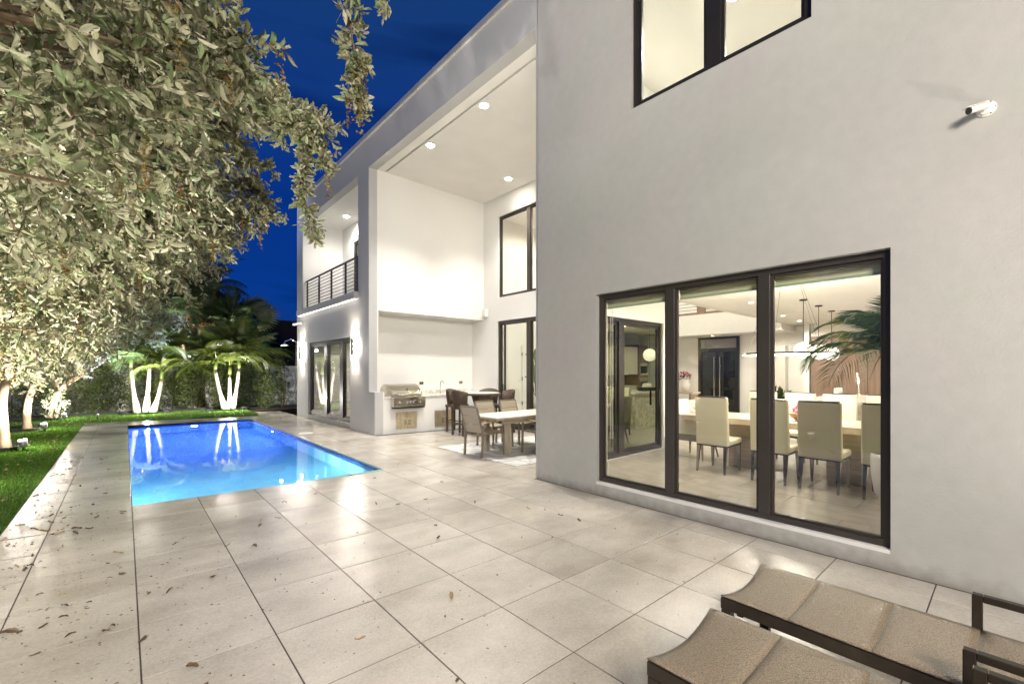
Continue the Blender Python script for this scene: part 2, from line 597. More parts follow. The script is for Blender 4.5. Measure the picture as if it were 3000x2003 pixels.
M['glass_dark'] = glass('tinted_glass', (0.10, 0.13, 0.09), 0.36, 0.6, (0.86, 0.92, 0.70))
M['globe'] = emit('globe_glowing_glass', (1, 0.95, 0.87), 1.5)
M['tile'] = paving('paving_porcelain', (0.59, 0.55, 0.49))
M['joint'] = simple('joint_sand', (0.06, 0.05, 0.042), 0.9, var=0.2, vscale=30)
M['indoor'] = marble('indoor_floor', (0.42, 0.385, 0.335), (0.33, 0.30, 0.26), 1.2, 0.28)
M['lawn'] = simple('turf_base', (0.06, 0.15, 0.012), 0.9, var=0.35, vscale=60, bump=0.6, bscale=150)
M['blade'] = leaf_mat('turf_blade', [(0.05, 0.13, 0.008), (0.085, 0.20, 0.012), (0.14, 0.24, 0.03), (0.07, 0.15, 0.015)], 0.6, 0.3)
M['soil'] = simple('mulch', (0.045, 0.03, 0.02), 0.95, var=0.5, vscale=40, bump=0.8, bscale=60)
M['ground'] = simple('garden_soil', (0.04, 0.04, 0.025), 0.95, var=0.3, vscale=3)
M['edging'] = simple('black_edging', (0.012, 0.012, 0.013), 0.5, var=0.2)
M['plaster'] = simple('pool_plaster', (0.50, 0.78, 0.84), 0.6, var=0.06, vscale=3)
M['mosaic'] = simple('pool_mosaic', (0.03, 0.08, 0.28), 0.25, var=0.3, vscale=25)
M['steel'] = simple('stainless_steel', (0.62, 0.58, 0.50), 0.22, metal=1.0, var=0.08, vscale=5, stretch=(1, 1, 18), rvar=0.08)
M['steel_warm'] = simple('brass_tinted_steel', (0.80, 0.70, 0.50), 0.38, metal=0.85, var=0.22, vscale=4, stretch=(5, 1, 1.2), rvar=0.12)
M['chrome'] = simple('chrome', (0.75, 0.74, 0.72), 0.08, metal=1.0)
M['black'] = simple('black_plastic', (0.012, 0.012, 0.012), 0.4)
M['quartz'] = marble('counter_quartz', (0.76, 0.72, 0.66), (0.5, 0.46, 0.4), 3.0, 0.25)
M['wicker'] = simple('brown_wicker', (0.075, 0.048, 0.032), 0.55, var=0.5, vscale=70, bump=1.0, bscale=120, stretch=(1, 1, 0.25))
M['taupe'] = simple('taupe_metal', (0.38, 0.33, 0.25), 0.4, metal=0.25, var=0.08)
M['taupe_dk'] = simple('taupe_metal_dark', (0.23, 0.195, 0.145), 0.4, metal=0.25, var=0.08)
M['sling_lt'] = sling('beige_sling', (0.33, 0.28, 0.20), (0.42, 0.36, 0.26))
M['teak'] = wood('teak_arm', (0.40, 0.27, 0.14), (0.55, 0.40, 0.24), 2, 'x')
M['tabletop'] = simple('table_glass_white', (0.66, 0.63, 0.58), 0.3, var=0.04)
M['rug'] = marble('rug_pattern', (0.66, 0.64, 0.60), (0.40, 0.40, 0.40), 1.4, 0.95)
M['lounge_metal'] = simple('lounge_frame', (0.050, 0.040, 0.030), 0.38, metal=0.5, var=0.25, vscale=12)
M['sling_br'] = sling('brown_sling', (0.125, 0.09, 0.056), (0.37, 0.285, 0.19))
M['leather'] = simple('cream_leather', (0.58, 0.54, 0.41), 0.38, var=0.03, vscale=4, bump=0.05, bscale=300)
M['fabric'] = simple('grey_fabric', (0.30, 0.28, 0.25), 0.9, var=0.15, vscale=40, bump=0.3, bscale=250)
M['fabric_lt'] = simple('pale_fabric', (0.62, 0.58, 0.52), 0.9, var=0.08, vscale=40, bump=0.3, bscale=250)
M['table_wood'] = wood('grey_oak', (0.20, 0.155, 0.115), (0.33, 0.27, 0.21), 1, 'y')
M['table_top_wood'] = wood('pale_oak', (0.42, 0.34, 0.26), (0.55, 0.46, 0.36), 1, 'y', 0.3)
M['walnut'] = wood('walnut_panel', (0.19, 0.12, 0.085), (0.29, 0.20, 0.145), 0.7, 'z')
M['cabinet'] = simple('cabinet_white', (0.66, 0.62, 0.54), 0.35, var=0.05, vscale=3, stretch=(4, 4, 0.5))
M['pot'] = simple('white_pot', (0.80, 0.78, 0.74), 0.4)
M['shade'] = simple('roller_blind_cloth', (0.74, 0.74, 0.56), 0.8, var=0.04)
M['shade_hem'] = simple('roller_blind_hem', (0.36, 0.50, 0.36), 0.7)
M['lamp_on'] = emit('lamp_lit', (1, 0.93, 0.80), 40)
M['lamp_hot'] = emit('lamp_glaring', (1, 0.95, 0.86), 420)
M['lamp_soft'] = emit('lamp_soft', (1, 0.90, 0.74), 12)
M['lens_dim'] = emit('lens_seen_edge_on', (1, 0.93, 0.80), 1.5)
M['lamp_cool'] = emit('lamp_cool', (0.95, 0.98, 1.0), 60)
M['lamp_blue'] = emit('lamp_blue', (0.75, 0.85, 1.0), 80)
M['led'] = emit('led_strip', (1, 0.96, 0.90), 2.4)
M['bark'] = simple('pale_bark', (0.30, 0.215, 0.14), 0.9, var=0.35, vscale=12, bump=0.8, bscale=30, stretch=(1, 1, 0.35))
M['twig'] = simple('twig_bark', (0.10, 0.065, 0.045), 0.85, var=0.3, vscale=30)
M['palm_bark'] = simple('palm_bark', (0.50, 0.44, 0.37), 0.85, var=0.18, vscale=3, stretch=(1, 1, 9), bump=0.4, bscale=20)
M['dead'] = simple('dead_frond', (0.16, 0.10, 0.06), 0.9, var=0.4, vscale=20)
M['silver'] = leaf_mat('silver_leaf', [(0.31, 0.32, 0.195), (0.43, 0.41, 0.29), (0.15, 0.21, 0.085), (0.48, 0.45, 0.33), (0.22, 0.27, 0.13), (0.35, 0.32, 0.20), (0.12, 0.15, 0.06)], 0.5, 0.28)
M['seed'] = leaf_mat('seed_cluster', [(0.16, 0.08, 0.03), (0.10, 0.045, 0.02), (0.22, 0.19, 0.05), (0.20, 0.12, 0.04)], 0.8, 0.1)
M['hedge'] = leaf_mat('hedge_leaf', [(0.08, 0.12, 0.03), (0.12, 0.16, 0.05), (0.17, 0.19, 0.075), (0.07, 0.11, 0.035)], 0.5, 0.25)
M['darkleaf'] = leaf_mat('dark_leaf', [(0.04, 0.075, 0.02), (0.07, 0.11, 0.03), (0.05, 0.08, 0.03)], 0.5, 0.2)
M['frond'] = leaf_mat('palm_frond_leaf', [(0.085, 0.14, 0.025), (0.13, 0.18, 0.035), (0.20, 0.22, 0.05), (0.10, 0.15, 0.03)], 0.35, 0.35)
M['frond_dk'] = leaf_mat('palm_frond_dark', [(0.045, 0.08, 0.025), (0.07, 0.115, 0.04)], 0.45, 0.3)
M['frond_in'] = leaf_mat('indoor_palm_leaf', [(0.05, 0.09, 0.025), (0.08, 0.13, 0.04)], 0.4, 0.3)
M['frond_pale'] = leaf_mat('palm_frond_lit_pale', [(0.17, 0.20, 0.10), (0.22, 0.25, 0.14)], 0.45, 0.4)  # light on the fan fronds is put into this paler leaf colour
M['frond_old'] = leaf_mat('palm_frond_orange', [(0.33, 0.14, 0.03), (0.25, 0.10, 0.03)], 0.6, 0.4)
M['banana'] = leaf_mat('banana_leaf', [(0.10, 0.19, 0.03), (0.15, 0.26, 0.05)], 0.35, 0.4)
M['fallen'] = leaf_mat('fallen_leaf', [(0.10, 0.055, 0.028), (0.17, 0.11, 0.06), (0.06, 0.035, 0.02), (0.26, 0.20, 0.13)], 0.8, 0.05)
M['fallen_lt'] = leaf_mat('fallen_leaf_pale', [(0.45, 0.36, 0.22), (0.36, 0.24, 0.12), (0.5, 0.42, 0.28)], 0.8, 0.1)
M['roof'] = simple('roof_tiles_brown', (0.03, 0.02, 0.018), 0.8, var=0.4, vscale=8, bump=1, bscale=12)
M['flower'] = leaf_mat('pink_petal', [(0.70, 0.03, 0.22), (0.80, 0.06, 0.30)], 0.5, 0.3)
M['flower_red'] = leaf_mat('red_petal', [(0.45, 0.02, 0.06), (0.35, 0.01, 0.04)], 0.5, 0.3)
M['lampbody'] = simple('spot_body', (0.35, 0.35, 0.35), 0.4, metal=0.5)
M['cctv'] = simple('white_plastic', (0.78, 0.76, 0.72), 0.35)


def water_mat():
    m, t, b = new_mat('pool_water')
    N = t.nodes.new; K = t.links.new
    t.nodes.remove(b)
    out = t.nodes['Material Output']
    gl = N('ShaderNodeBsdfGlass'); gl.inputs['IOR'].default_value = 1.33; gl.inputs['Roughness'].default_value = 0.0
    gl.inputs['Color'].default_value = (0.88, 0.96, 1.0, 1)
    g = N('ShaderNodeNewGeometry')
    mp = N('ShaderNodeMapping'); mp.inputs['Scale'].default_value = (1.6, 0.7, 1)
    nz = N('ShaderNodeTexNoise'); nz.inputs['Scale'].default_value = 2.4; nz.inputs['Detail'].default_value = 3
    bp = N('ShaderNodeBump'); bp.inputs['Strength'].default_value = 0.035; bp.inputs['Distance'].default_value = 0.05
    K(g.outputs['Position'], mp.inputs[0]); K(mp.outputs[0], nz.inputs['Vector']); K(nz.outputs['Fac'], bp.inputs['Height'])
    K(bp.outputs[0], gl.inputs['Normal']); K(gl.outputs[0], out.inputs['Surface'])
    return m


M['water'] = water_mat()

# ------------------------------------------------------------------ ground, patio, pool, lawn
XF, XW, XB = 4.57, 4.62, 8.28        # front wall, wing wall, back wall of the covered patio
PX0, PX1, PY0, PY1 = 0.065, 3.035, 6.505, 16.1
g = MB()
g.slab('z', -0.62, -0.60, -120, 120, -60, 160, [(PX0 - 0.3, PX1 + 0.3, PY0 - 0.3, PY1 + 0.3)])
props(g.build('ground', M['ground']), kind='structure')

pat = MB()


def tilt(mb, x0, x1, y0, y1, dz0, dz1):
    """box whose top and bottom follow the fall of the patio"""
    mb.add([(x0, y0, gz(x0) + dz0), (x1, y0, gz(x1) + dz0), (x1, y1, gz(x1) + dz0), (x0, y1, gz(x0) + dz0),
            (x0, y0, gz(x0) + dz1), (x1, y0, gz(x1) + dz1), (x1, y1, gz(x1) + dz1), (x0, y1, gz(x0) + dz1)],
           [(0, 3, 2, 1), (4, 5, 6, 7), (0, 1, 5, 4), (1, 2, 6, 5), (2, 3, 7, 6), (3, 0, 4, 7)])


for b in ((-0.85, XF - 0.003, -6, 4.597), (-0.85, XB - 0.003, 4.597, PY0), (-0.85, PX0, PY0, PY1), (PX1, XB + 0.6, PY0, 10.36), (PX1, 4.60, 10.36, PY1), (-0.85, 4.60, PY1, 17.33), (3.5, 4.60, 17.33, 19.1)):
    tilt(pat, *b, -0.3, -0.0035)
patio = pat.build('patio', M['joint'])
props(patio, kind='structure')

GX = [-0.85, -0.537] + [0.062 + 0.597 * k for k in range(14)] + [XB]
GY = [2.2 + 0.614 * k for k in range(-14, 23)] + [PY1, 16.7, 17.33]
tile_cache = {}
far_tiles = MB()
JG = 0.0035
n_tile = 0


def tile_mesh(w, l):
    key = (round(w, 3), round(l, 3))
    if key not in tile_cache:
        c = 0.002
        mb = MB()
        a, b2 = w / 2, l / 2
        vs_ = [(-a, -b2, -0.02), (a, -b2, -0.02), (a, b2, -0.02), (-a, b2, -0.02), (-a, -b2, -c), (a, -b2, -c), (a, b2, -c), (-a, b2, -c),
               (-a + c, -b2 + c, 0), (a - c, -b2 + c, 0), (a - c, b2 - c, 0), (-a + c, b2 - c, 0)]
        fs = [(0, 1, 5, 4), (1, 2, 6, 5), (2, 3, 7, 6), (3, 0, 4, 7), (4, 5, 9, 8), (5, 6, 10, 9), (6, 7, 11, 10), (7, 4, 8, 11), (8, 9, 10, 11)]
        mb.add(vs_, fs)
        me = bpy.data.meshes.new('paving_tile')
        me.from_pydata(mb.v, [], mb.f)
        me.materials.append(M['tile'])
        tile_cache[key] = me
    return tile_cache[key]


for i in range(len(GX) - 1):
    for j in range(len(GY) - 1):
        x0, x1, y0, y1 = GX[i], GX[i + 1], GY[j], GY[j + 1]
        cx, cy = (x0 + x1) / 2, (y0 + y1) / 2
        if PX0 < cx < PX1 and PY0 < cy < PY1:
            continue
        if cy < 4.6 and cx > XF - 0.1:
            if x0 < XF - 0.1 and y0 < 4.5:
                x1 = XF - 0.028
                cx = (x0 + x1) / 2
            elif y0 < 4.5 and y1 > 4.65:
                y0 = 4.606; cy = (y0 + y1) / 2
            else:
                continue
        elif cy < 4.6 and x1 > XF:
            x1 = XF - 0.028; cx = (x0 + x1) / 2
        if cy > 10.36 and cx > 4.6:
            continue
        if cy > 10.3 and x1 > 4.6:
            x1 = 4.60; cx = (x0 + x1) / 2
        if y1 > 10.36 and cx > 4.6:
            y1 = 10.36; cy = (y0 + y1) / 2
        w, l = x1 - x0 - 2 * JG, y1 - y0 - 2 * JG
        if w < 0.03 or l < 0.03:
            continue
        dist = math.hypot(cx, cy)
        vis = cx > -0.9 and (cy > 0.4 or cx > 2.0) and cy > -0.9
        if vis and dist < 11.5 and n_tile < 300:
            o = bpy.data.objects.new('paving_tile', tile_mesh(w, l))
            COL.objects.link(o)
            o.parent = patio
            o.location = (cx, cy, gz(cx) + rnd.uniform(-0.0006, 0.0006))
            o.rotation_euler = (rnd.uniform(-.0012, .0012), 0.018 + rnd.uniform(-.0012, .0012), 0)
            n_tile += 1
        else:
            tilt(far_tiles, x0 + JG, x1 - JG, y0 + JG, y1 - JG, -0.021, 0.0)
y = 17.33
while y < 19.0:
    for xx in (3.5, 4.1):
        tilt(far_tiles, xx + JG, xx + 0.597 - JG - (0.1 if xx > 4 else 0), y + JG, y + 0.6 - JG, -0.021, 0)
    y += 0.6
props(far_tiles.build('far_paving_tiles', M['tile'], patio), kind='stuff')

# pool: shell with a sloping floor, a waterline band of mosaic, the water itself
pool = MB()
zb = [(PY0, -1.15), (8.5, -1.25), (13.0, -1.75), (PY1, -1.8)]
for (ya, za), (yb, zbb) in zip(zb[:-1], zb[1:]):
    pool.add([(PX0, ya, za), (PX1, ya, za), (PX1, yb, zbb), (PX0, yb, zbb)], [(0, 1, 2, 3)])
    pool.add([(PX0, ya, za), (PX0, yb, zbb), (PX0, yb, -0.03), (PX0, ya, -0.03)], [(0, 1, 2, 3)])
    pool.add([(PX1, ya, za), (PX1, yb, zbb), (PX1, yb, -0.03), (PX1, ya, -0.03)], [(0, 3, 2, 1)])
pool.add([(PX0, PY0, -1.15), (PX1, PY0, -1.15), (PX1, PY0, -0.03), (PX0, PY0, -0.03)], [(0, 3, 2, 1)])
pool.add([(PX0, PY1, -1.8), (PX1, PY1, -1.8), (PX1, PY1, -0.03), (PX0, PY1, -0.03)], [(0, 1, 2, 3)])
pool_o = props(pool.build('swimming_pool', M['plaster'], recalc=False), kind='structure')
band = MB()
step = 0.075
for q in range(int((PX1 - PX0) / step)):
    for r_ in range(3):
        x0 = PX0 + q * step; z1 = -0.058 - r_ * step
        band.box(x0 + .002, x0 + step - .002, PY0 - 0.02, PY0 + 0.004, z1 - step + .002, z1 - .002)
        band.box(x0 + .002, x0 + step - .002, PY1 - 0.004, PY1 + 0.02, z1 - step + .002, z1 - .002)
for q in range(int((PY1 - PY0) / 0.3)):
    for r_ in range(3):
        y0 = PY0 + q * 0.3; z1 = -0.058 - r_ * step
        band.box(PX1 - 0.004, PX1 + 0.02, y0 + .002, y0 + 0.298, z1 - step + .002, z1 - .002)
        band.box(PX0 - 0.02, PX0 + 0.004, y0 + .002, y0 + 0.298, z1 - step + .002, z1 - .002)
props(band.build('waterline_mosaic', M['mosaic'], pool_o), kind='stuff')
bench = MB().box(PX0 + 0.002, PX1 - 0.002, PY0 + 0.002, PY0 + 0.30, -1.1, -0.36).build('bench', M['plaster'], pool_o)
for yb_ in (PY0 + 0.20, PY0 + 0.278):
    box_o('bench_nosing', M['mosaic'], pool_o, PX0 + 0.004, PX1 - 0.004, yb_, yb_ + 0.024, -0.362, -0.352)
wt = MB()
wt.add([(PX0 + .005, PY0 + .005, -0.078), (PX1 - .005, PY0 + .005, -0.078), (PX1 - .005, PY1 - .005, -0.078), (PX0 + .005, PY1 - .005, -0.078)], [(0, 1, 2, 3)])
props(wt.build('pool_water', M['water'], recalc=False), kind='structure')

lawn = MB()
for b in ((-3.6, -0.856, -6, 17.33), (-3.6, 3.49, 17.336, 20.25)):
    lawn.box(*b, -0.3, 0.006)
props(lawn.build('lawn', M['lawn']), kind='structure')
bedm = MB()
bedm.box(-7, -3.6, -6, 26, -0.3, 0.0); bedm.box(-3.6, 4.6, 20.25, 26, -0.3, 0.0); bedm.box(3.5, 9, 19.1, 26, -0.3, -0.02)
props(bedm.build('planting_bed', M['soil']), kind='structure')

# turf blades
nb = 120000
bx = RN.uniform(-3.3, -0.86, nb); by = 3.0 + 14.3 * RN.random(nb) ** 1.5
sel = RN.random(nb) < 0.12
bx[sel] = RN.uniform(-3.3, 3.48, sel.sum()); by[sel] = RN.uniform(17.34, 20.2, sel.sum())
hh = RN.uniform(0.012, 0.03, nb) * (1 + by / 14); an = RN.uniform(0, 2 * np.pi, nb); ww = 0.0022 * (1 + by / 6)
ln = RN.uniform(-.5, .5, (nb, 2)) * hh[:, None]
P0 = np.stack([bx - ww * np.cos(an), by - ww * np.sin(an), np.full(nb, 0.004)], 1)
P1 = np.stack([bx + ww * np.cos(an), by + ww * np.sin(an), np.full(nb, 0.004)], 1)
P2 = np.stack([bx + ln[:, 0], by + ln[:, 1], 0.006 + hh], 1)
V = np.stack([P0, P1, P2], 1).reshape(-1, 3)
props(np_mesh('grass', V, np.arange(nb * 3).reshape(-1, 3), M['blade']), 'short bright green turf beside the paved pool deck', 'grass', kind='stuff')

# ------------------------------------------------------------------ house shell
house = thing('house', 'white and grey two storey flat roofed house with covered patio and lit windows', 'house', (0, 0, 0))
DW = (0.622, 3.536, 0.05, 2.495)      # dining window opening (y0,y1,z0,z1)
UW = (1.159, 3.017, 4.652, 7.0)
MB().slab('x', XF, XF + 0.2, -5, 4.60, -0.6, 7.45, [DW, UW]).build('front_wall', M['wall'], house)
MB().box(XF - 0.02, XF + 0.25, -5, 4.62, 7.45, 7.53).build('coping', M['coping'], house)
# side wall towards the patio, with the dark sliding door
SLD = (5.22, 7.78, 0.02, 2.42)
MB().slab('y', 4.40, 4.60, XF + 0.2, 8.27, -0.6, 6.6, [SLD]).build('side_wall', M['room'], house)
MB().box(XF + 0.2, 5.04, 3.70, 4.40, 0.02, 2.95).build('pier', M['room'], house)
# grey wing: fascia over patio and balcony, columns, lower wall
OP = (4.69, 10.69, -1, 6.64)
wing_holes = [OP, (11.37, 16.18, 3.58, 6.64), (11.92, 15.6, 0.0, 2.445)]
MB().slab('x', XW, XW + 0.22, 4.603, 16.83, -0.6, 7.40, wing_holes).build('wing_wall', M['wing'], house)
MB().box(XW - 0.05, XW + 0.3, 4.603, 16.86, 7.40, 7.50).build('coping', M['coping'], house)
MB().box(XW, XW + 0.22, 10.34, 10.689, -0.6, 0.975).build('wing_column_foot', M['wing'], house)
MB().box(XW + 0.22, 16.2, 16.61, 16.83, -0.6, 7.40).build('end_wall', M['wing'], house)
MB().box(XW + 0.22, 16.2, 4.603, 16.61, 7.2, 7.39).build('roof', M['coping'], house)
MB().box(XF + 0.2, 16.2, -5, 4.60, 7.2, 7.44).build('roof', M['coping'], house)
# patio ceiling with the long slot, back wall, kitchen wall with the niche
MB().slab('z', 6.64, 6.78, XW + 0.22, XB, 4.60, 10.70, [(5.035, 5.085, 5.05, 10.62)]).build('patio_ceiling', M['ceil'], house)
MB().box(5.0, 5.12, 5.0, 10.66, 6.785, 6.84).build('slot_lining', M['black'], house)
BH = [(5.2, 10.03, -0.16, 2.97), (5.2, 9.99, 3.66, 6.05)]
MB().slab('x', XB, XB + 0.18, 4.60, 16.6, -0.6, 6.9, BH).build('patio_back_wall', M['white'], house)
MB().slab('y', 10.69, 10.83, XW + 0.22, XB - 0.002, 0.0, 6.64, [(4.874, XB + 1, -1, 3.05)]).build('kitchen_wall', M['white'], house)
MB().box(4.84, XB - 0.002, 11.28, 11.38, -0.6, 3.2).build('niche_back', M['white'], house)
MB().box(4.874, XB - 0.002, 10.83, 11.28, 3.05, 3.2).build('niche_top', M['white'], house)
MB().box(4.80, 4.874, 10.83, 11.28, 0.0, 3.2).build('niche_side', M['white'], house)
# balcony
MB().box(4.84, 6.0, 11.3, 16.18, 3.44, 3.58).build('balcony_floor', M['white'], house)
MB().box(XW - 0.13, XW + 0.02, 11.33, 16.43, 3.40, 3.59).build('balcony_slab_edge', M['wing'], house, bevel=0.008)
MB().box(4.84, 6.2, 11.3, 16.4, 6.64, 6.8).build('balcony_ceiling', M['ceil'], house)
MB().slab('x', 6.0, 6.15, 11.3, 16.3, 3.4, 6.64, [(12.0, 15.2, 3.58, 6.0)]).build('balcony_back_wall', M['white'], house)
MB().box(4.84, 6.0, 16.18, 16.30, 3.4, 6.64).build('balcony_side_wall', M['white'], house)
MB().box(4.84, 6.0, 11.22, 11.37, 3.4, 6.64).build('balcony_side_wall', M['white'], house)
MB().box(XW + 0.01, XW + 0.217, 16.176, 16.179, 3.585, 6.635).build('balcony_reveal', M['white'], house)


def window(name, axis, c, u0, u1, z0, z1, mulls, fw=0.05, depth=0.08, mat='bronze', gmat='glass', mw=0.11, sash=0.022, parent=house, kw=None):
    """framed window: outer frame is the part; mullions, sashes and panes its sub-parts"""
    def bx_(mb, a0, a1, b0, b1, d0, d1):
        if axis == 'x':
            mb.box(d0, d1, a0, a1, b0, b1)
        else:
            mb.box(a0, a1, d0, d1, b0, b1)
        return mb
    f = MB()
    bx_(f, u0, u1, z1 - fw, z1, c, c + depth); bx_(f, u0, u1, z0, z0 + fw, c, c + depth)
    bx_(f, u0, u0 + fw, z0 + fw, z1 - fw, c, c + depth); bx_(f, u1 - fw, u1, z0 + fw, z1 - fw, c, c + depth)
    fo = f.build(name, M[mat], parent)
    mulls = sorted(mulls)
    edges = [u0 + fw] + sum([[m - mw / 2, m + mw / 2] for m in mulls], []) + [u1 - fw]
    for m in mulls:
        o = bx_(MB(), m - mw / 2, m + mw / 2, z0 + fw, z1 - fw, c - 0.006, c + depth + 0.006).build('mullion', M[mat], fo, bevel=0.006)
    for k in range(0, len(edges), 2):
        a, b2 = edges[k], edges[k + 1]
        s_ = MB()
        s0, s1 = c + depth * 0.3, c + depth * 0.75
        bx_(s_, a, b2, z1 - fw - sash, z1 - fw, s0, s1); bx_(s_, a, b2, z0 + fw, z0 + fw + sash, s0, s1)
        bx_(s_, a, a + sash, z0 + fw + sash, z1 - fw - sash, s0, s1); bx_(s_, b2 - sash, b2, z0 + fw + sash, z1 - fw - sash, s0, s1)
        s_.build('sash', M[mat], fo)
        bx_(MB(), a + sash, b2 - sash, z0 + fw + sash, z1 - fw - sash, c + depth * 0.5 - 0.003, c + depth * 0.5 + 0.003).build('pane', M[gmat], fo)
    return fo


# dining window, set back in the wall
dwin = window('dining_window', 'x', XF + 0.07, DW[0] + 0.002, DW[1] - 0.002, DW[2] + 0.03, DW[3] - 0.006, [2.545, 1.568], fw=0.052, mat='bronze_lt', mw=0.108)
MB().box(XF + 0.003, XF + 0.07, DW[0] + .002, DW[1] - .002, DW[2] + .001, DW[2] + 0.03).build('window_sill', M['white'], house)
for a, b2 in ((2.60, 3.50), (1.625, 2.49), (0.66, 1.512)):
    r_ = MB().lathe([(0.001, a), (0.030, a), (0.030, b2), (0.001, b2)], (XF + 0.215, 0, 2.415), 12, 'y').build('roller_blind', M['shade'], house, smooth=True)
    MB().box(XF + 0.20, XF + 0.206, a, b2, 2.345, 2.415).build('blind_cloth', M['shade'], r_)
    MB().box(XF + 0.196, XF + 0.21, a, b2, 2.322, 2.345).build('hem_bar', M['shade_hem'], r_)
for yc_ in (3.455, 3.425):
    MB().tube([(XF + 0.212, yc_, 0.62), (XF + 0.212, yc_, 2.40)], 0.0035, 6).build('blind_chain', M['pot'], house)
window('bedroom_window', 'x', XF + 0.06, UW[0] + 0.002, UW[1] - 0.002, UW[2] + 0.002, UW[3], [2.053], fw=0.07, mat='bronze', gmat='glass_clear', mw=0.16, sash=0.03)
# dark sliding door between dining room and patio
sl = window('sliding_door', 'y', 4.44, SLD[0] + .002, SLD[1] - .002, SLD[2], SLD[3] - .002, [6.45], fw=0.06, depth=0.1, mat='bronze', gmat='glass_dark', mw=0.15, sash=0.06)
MB().obox((7.61, 4.40, 0.85), (7.61, 4.40, 1.15), 0.03, 0.03).build('door_handle', M['bronze'], sl, bevel=0.004)
# patio back wall: sliding doors and high window
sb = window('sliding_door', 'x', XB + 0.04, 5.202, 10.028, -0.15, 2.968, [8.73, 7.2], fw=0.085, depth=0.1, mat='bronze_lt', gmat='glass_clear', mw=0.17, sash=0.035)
for k in range(3):
    MB().box(XB + 0.05 + k * 0.025, XB + 0.065 + k * 0.025, 9.70 + k * 0.06, 9.74 + k * 0.06, -0.06, 2.88).build('door_track', M['bronze_lt'], sb)
    MB().box(XB + 0.0, XB + 0.02, 9.715 + k * 0.06, 9.735 + k * 0.06, 0.86, 1.12).build('door_handle', M['black'], sb)
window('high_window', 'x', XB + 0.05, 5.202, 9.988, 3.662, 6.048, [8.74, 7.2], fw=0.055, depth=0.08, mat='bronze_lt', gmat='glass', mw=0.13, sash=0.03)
# wing: three leaf sliding door on the pool side
sw = window('sliding_door', 'x', XW + 0.07, 11.922, 15.598, 0.06, 2.443, [14.06, 12.75], fw=0.11, depth=0.1, mat='bronze', gmat='glass', mw=0.26, sash=0.05)
MB().box(XW - 0.01, XW + 0.17, 11.92, 15.6, -0.09, 0.06).build('door_step', M['wall'], house)
MB().obox((XW + 0.05, 15.38, 0.95), (XW + 0.05, 15.38, 1.2), 0.03, 0.03).build('door_handle', M['black'], sw)
# balcony door
window('balcony_door', 'x', 6.03, 12.002, 15.198, 3.582, 5.998, [13.2, 14.2], fw=0.09, depth=0.08, mat='bronze_lt', gmat='glass', mw=0.12, sash=0.03)

MB().box(XW - 0.10, XW - 0.04, 11.36, 16.4, 3.392, 3.399).build('light_strip', M['led'], house)
MB().box(XW - 0.03, XW - 0.003, 4.7, 16.82, 7.386, 7.399).build('coping_light_line', M['pot'], house)  # white strip standing in for the line of light under the coping
# balcony railing: top rail, posts, bars
rl = MB().box(4.70, 4.745, 11.40, 16.15, 4.56, 4.60).build('balcony_railing', M['bronze'], house)
for yp in (11.62, 12.51, 13.65, 14.78, 16.0):
    box_o('post', M['bronze_lt'], rl, 4.705, 4.74, yp - 0.035, yp + 0.035, 3.58, 4.56)
for k in range(9):
    z = 3.66 + k * 0.101
    MB().tube([(4.722, 11.40, z), (4.722, 16.15, z)], 0.009, 6).build('bar', M['bronze'], rl)
hp = MB().tube([(4.74, 16.0, 4.58), (5.9, 16.0, 4.58)], 0.018, 6)

# ------------------------------------------------------------------ interior shells
Z0 = 0.02
MB().box(XF + 0.2, 16.2, -1.3, 4.60, -0.3, Z0 - 0.012).build('dining_subfloor', M['joint'], house)
MB().box(8.46, 16.2, 4.60, 11.3, -0.3, Z0 - 0.012).build('living_subfloor', M['joint'], house)
ft = {}
for i in range(20):
    for j in range(9):
        x0 = XF + 0.2 + i * 0.6; y0 = -1.3 + j * 1.2 + (0.6 if i % 2 else 0)
        y1 = y0 + 1.2
        if x0 > 15.6: continue
        if x0 < 8.3:
            if y0 > 4.3: continue
            y1 = min(y1, 4.395)
        y1 = min(y1, 11.2)
        if y1 - y0 < 0.1: continue
        if (x0 < 9.6 and y0 < 4.4):
            key = round(y1 - y0, 2)
            if key not in ft:
                me = MB().box(-0.298, 0.298, -(y1 - y0) / 2 + .002, (y1 - y0) / 2 - .002, -0.012, 0)
                mm_ = bpy.data.meshes.new('floor_tile'); mm_.from_pydata(me.v, [], me.f); mm_.materials.append(M['indoor']); ft[key] = mm_
            o = bpy.data.objects.new('floor_tile', ft[key]); COL.objects.link(o); o.parent = house
            o.location = (x0 + 0.3, (y0 + y1) / 2, Z0)
MB().box(9.57, 16.2, -1.3, 4.595, Z0 - 0.01, Z0 - 0.001).build('dining_floor', M['indoor'], house)
MB().box(8.47, 16.2, 4.605, 11.25, Z0 - 0.01, Z0 - 0.001).build('living_floor', M['indoor'], house)
MB().box(XF + 0.201, 16.2, -1.3, 4.395, 2.95, 3.2).build('dining_ceiling', M['ceil'], house)
MB().box(8.28, 16.2, 4.40, 4.60, 2.95, 6.6).build('upper_wall', M['room'], house)
MB().box(XF + 0.21, 16.2, -1.5, -1.3, -0.3, 3.0).build('kitchen_end_wall', M['room'], house)
MB().box(16.2, 16.4, -1.5, 16.6, -0.3, 6.9).build('entry_wall', M['room'], house)
MB().box(8.46, 16.2, 11.3, 11.5, -0.3, 6.7).build('living_end_wall', M['room'], house)
MB().box(8.46, 16.2, 4.60, 11.3, 6.6, 6.75).build('living_ceiling', M['ceil'], house)
MB().box(14.9, 16.2, 4.55, 11.3, 2.74, 3.45).build('loft_edge', M['room'], house)
MB().box(5.05, 7.85, 4.385, 4.398, Z0, Z0 + 0.001).build('threshold', M['black'], house)
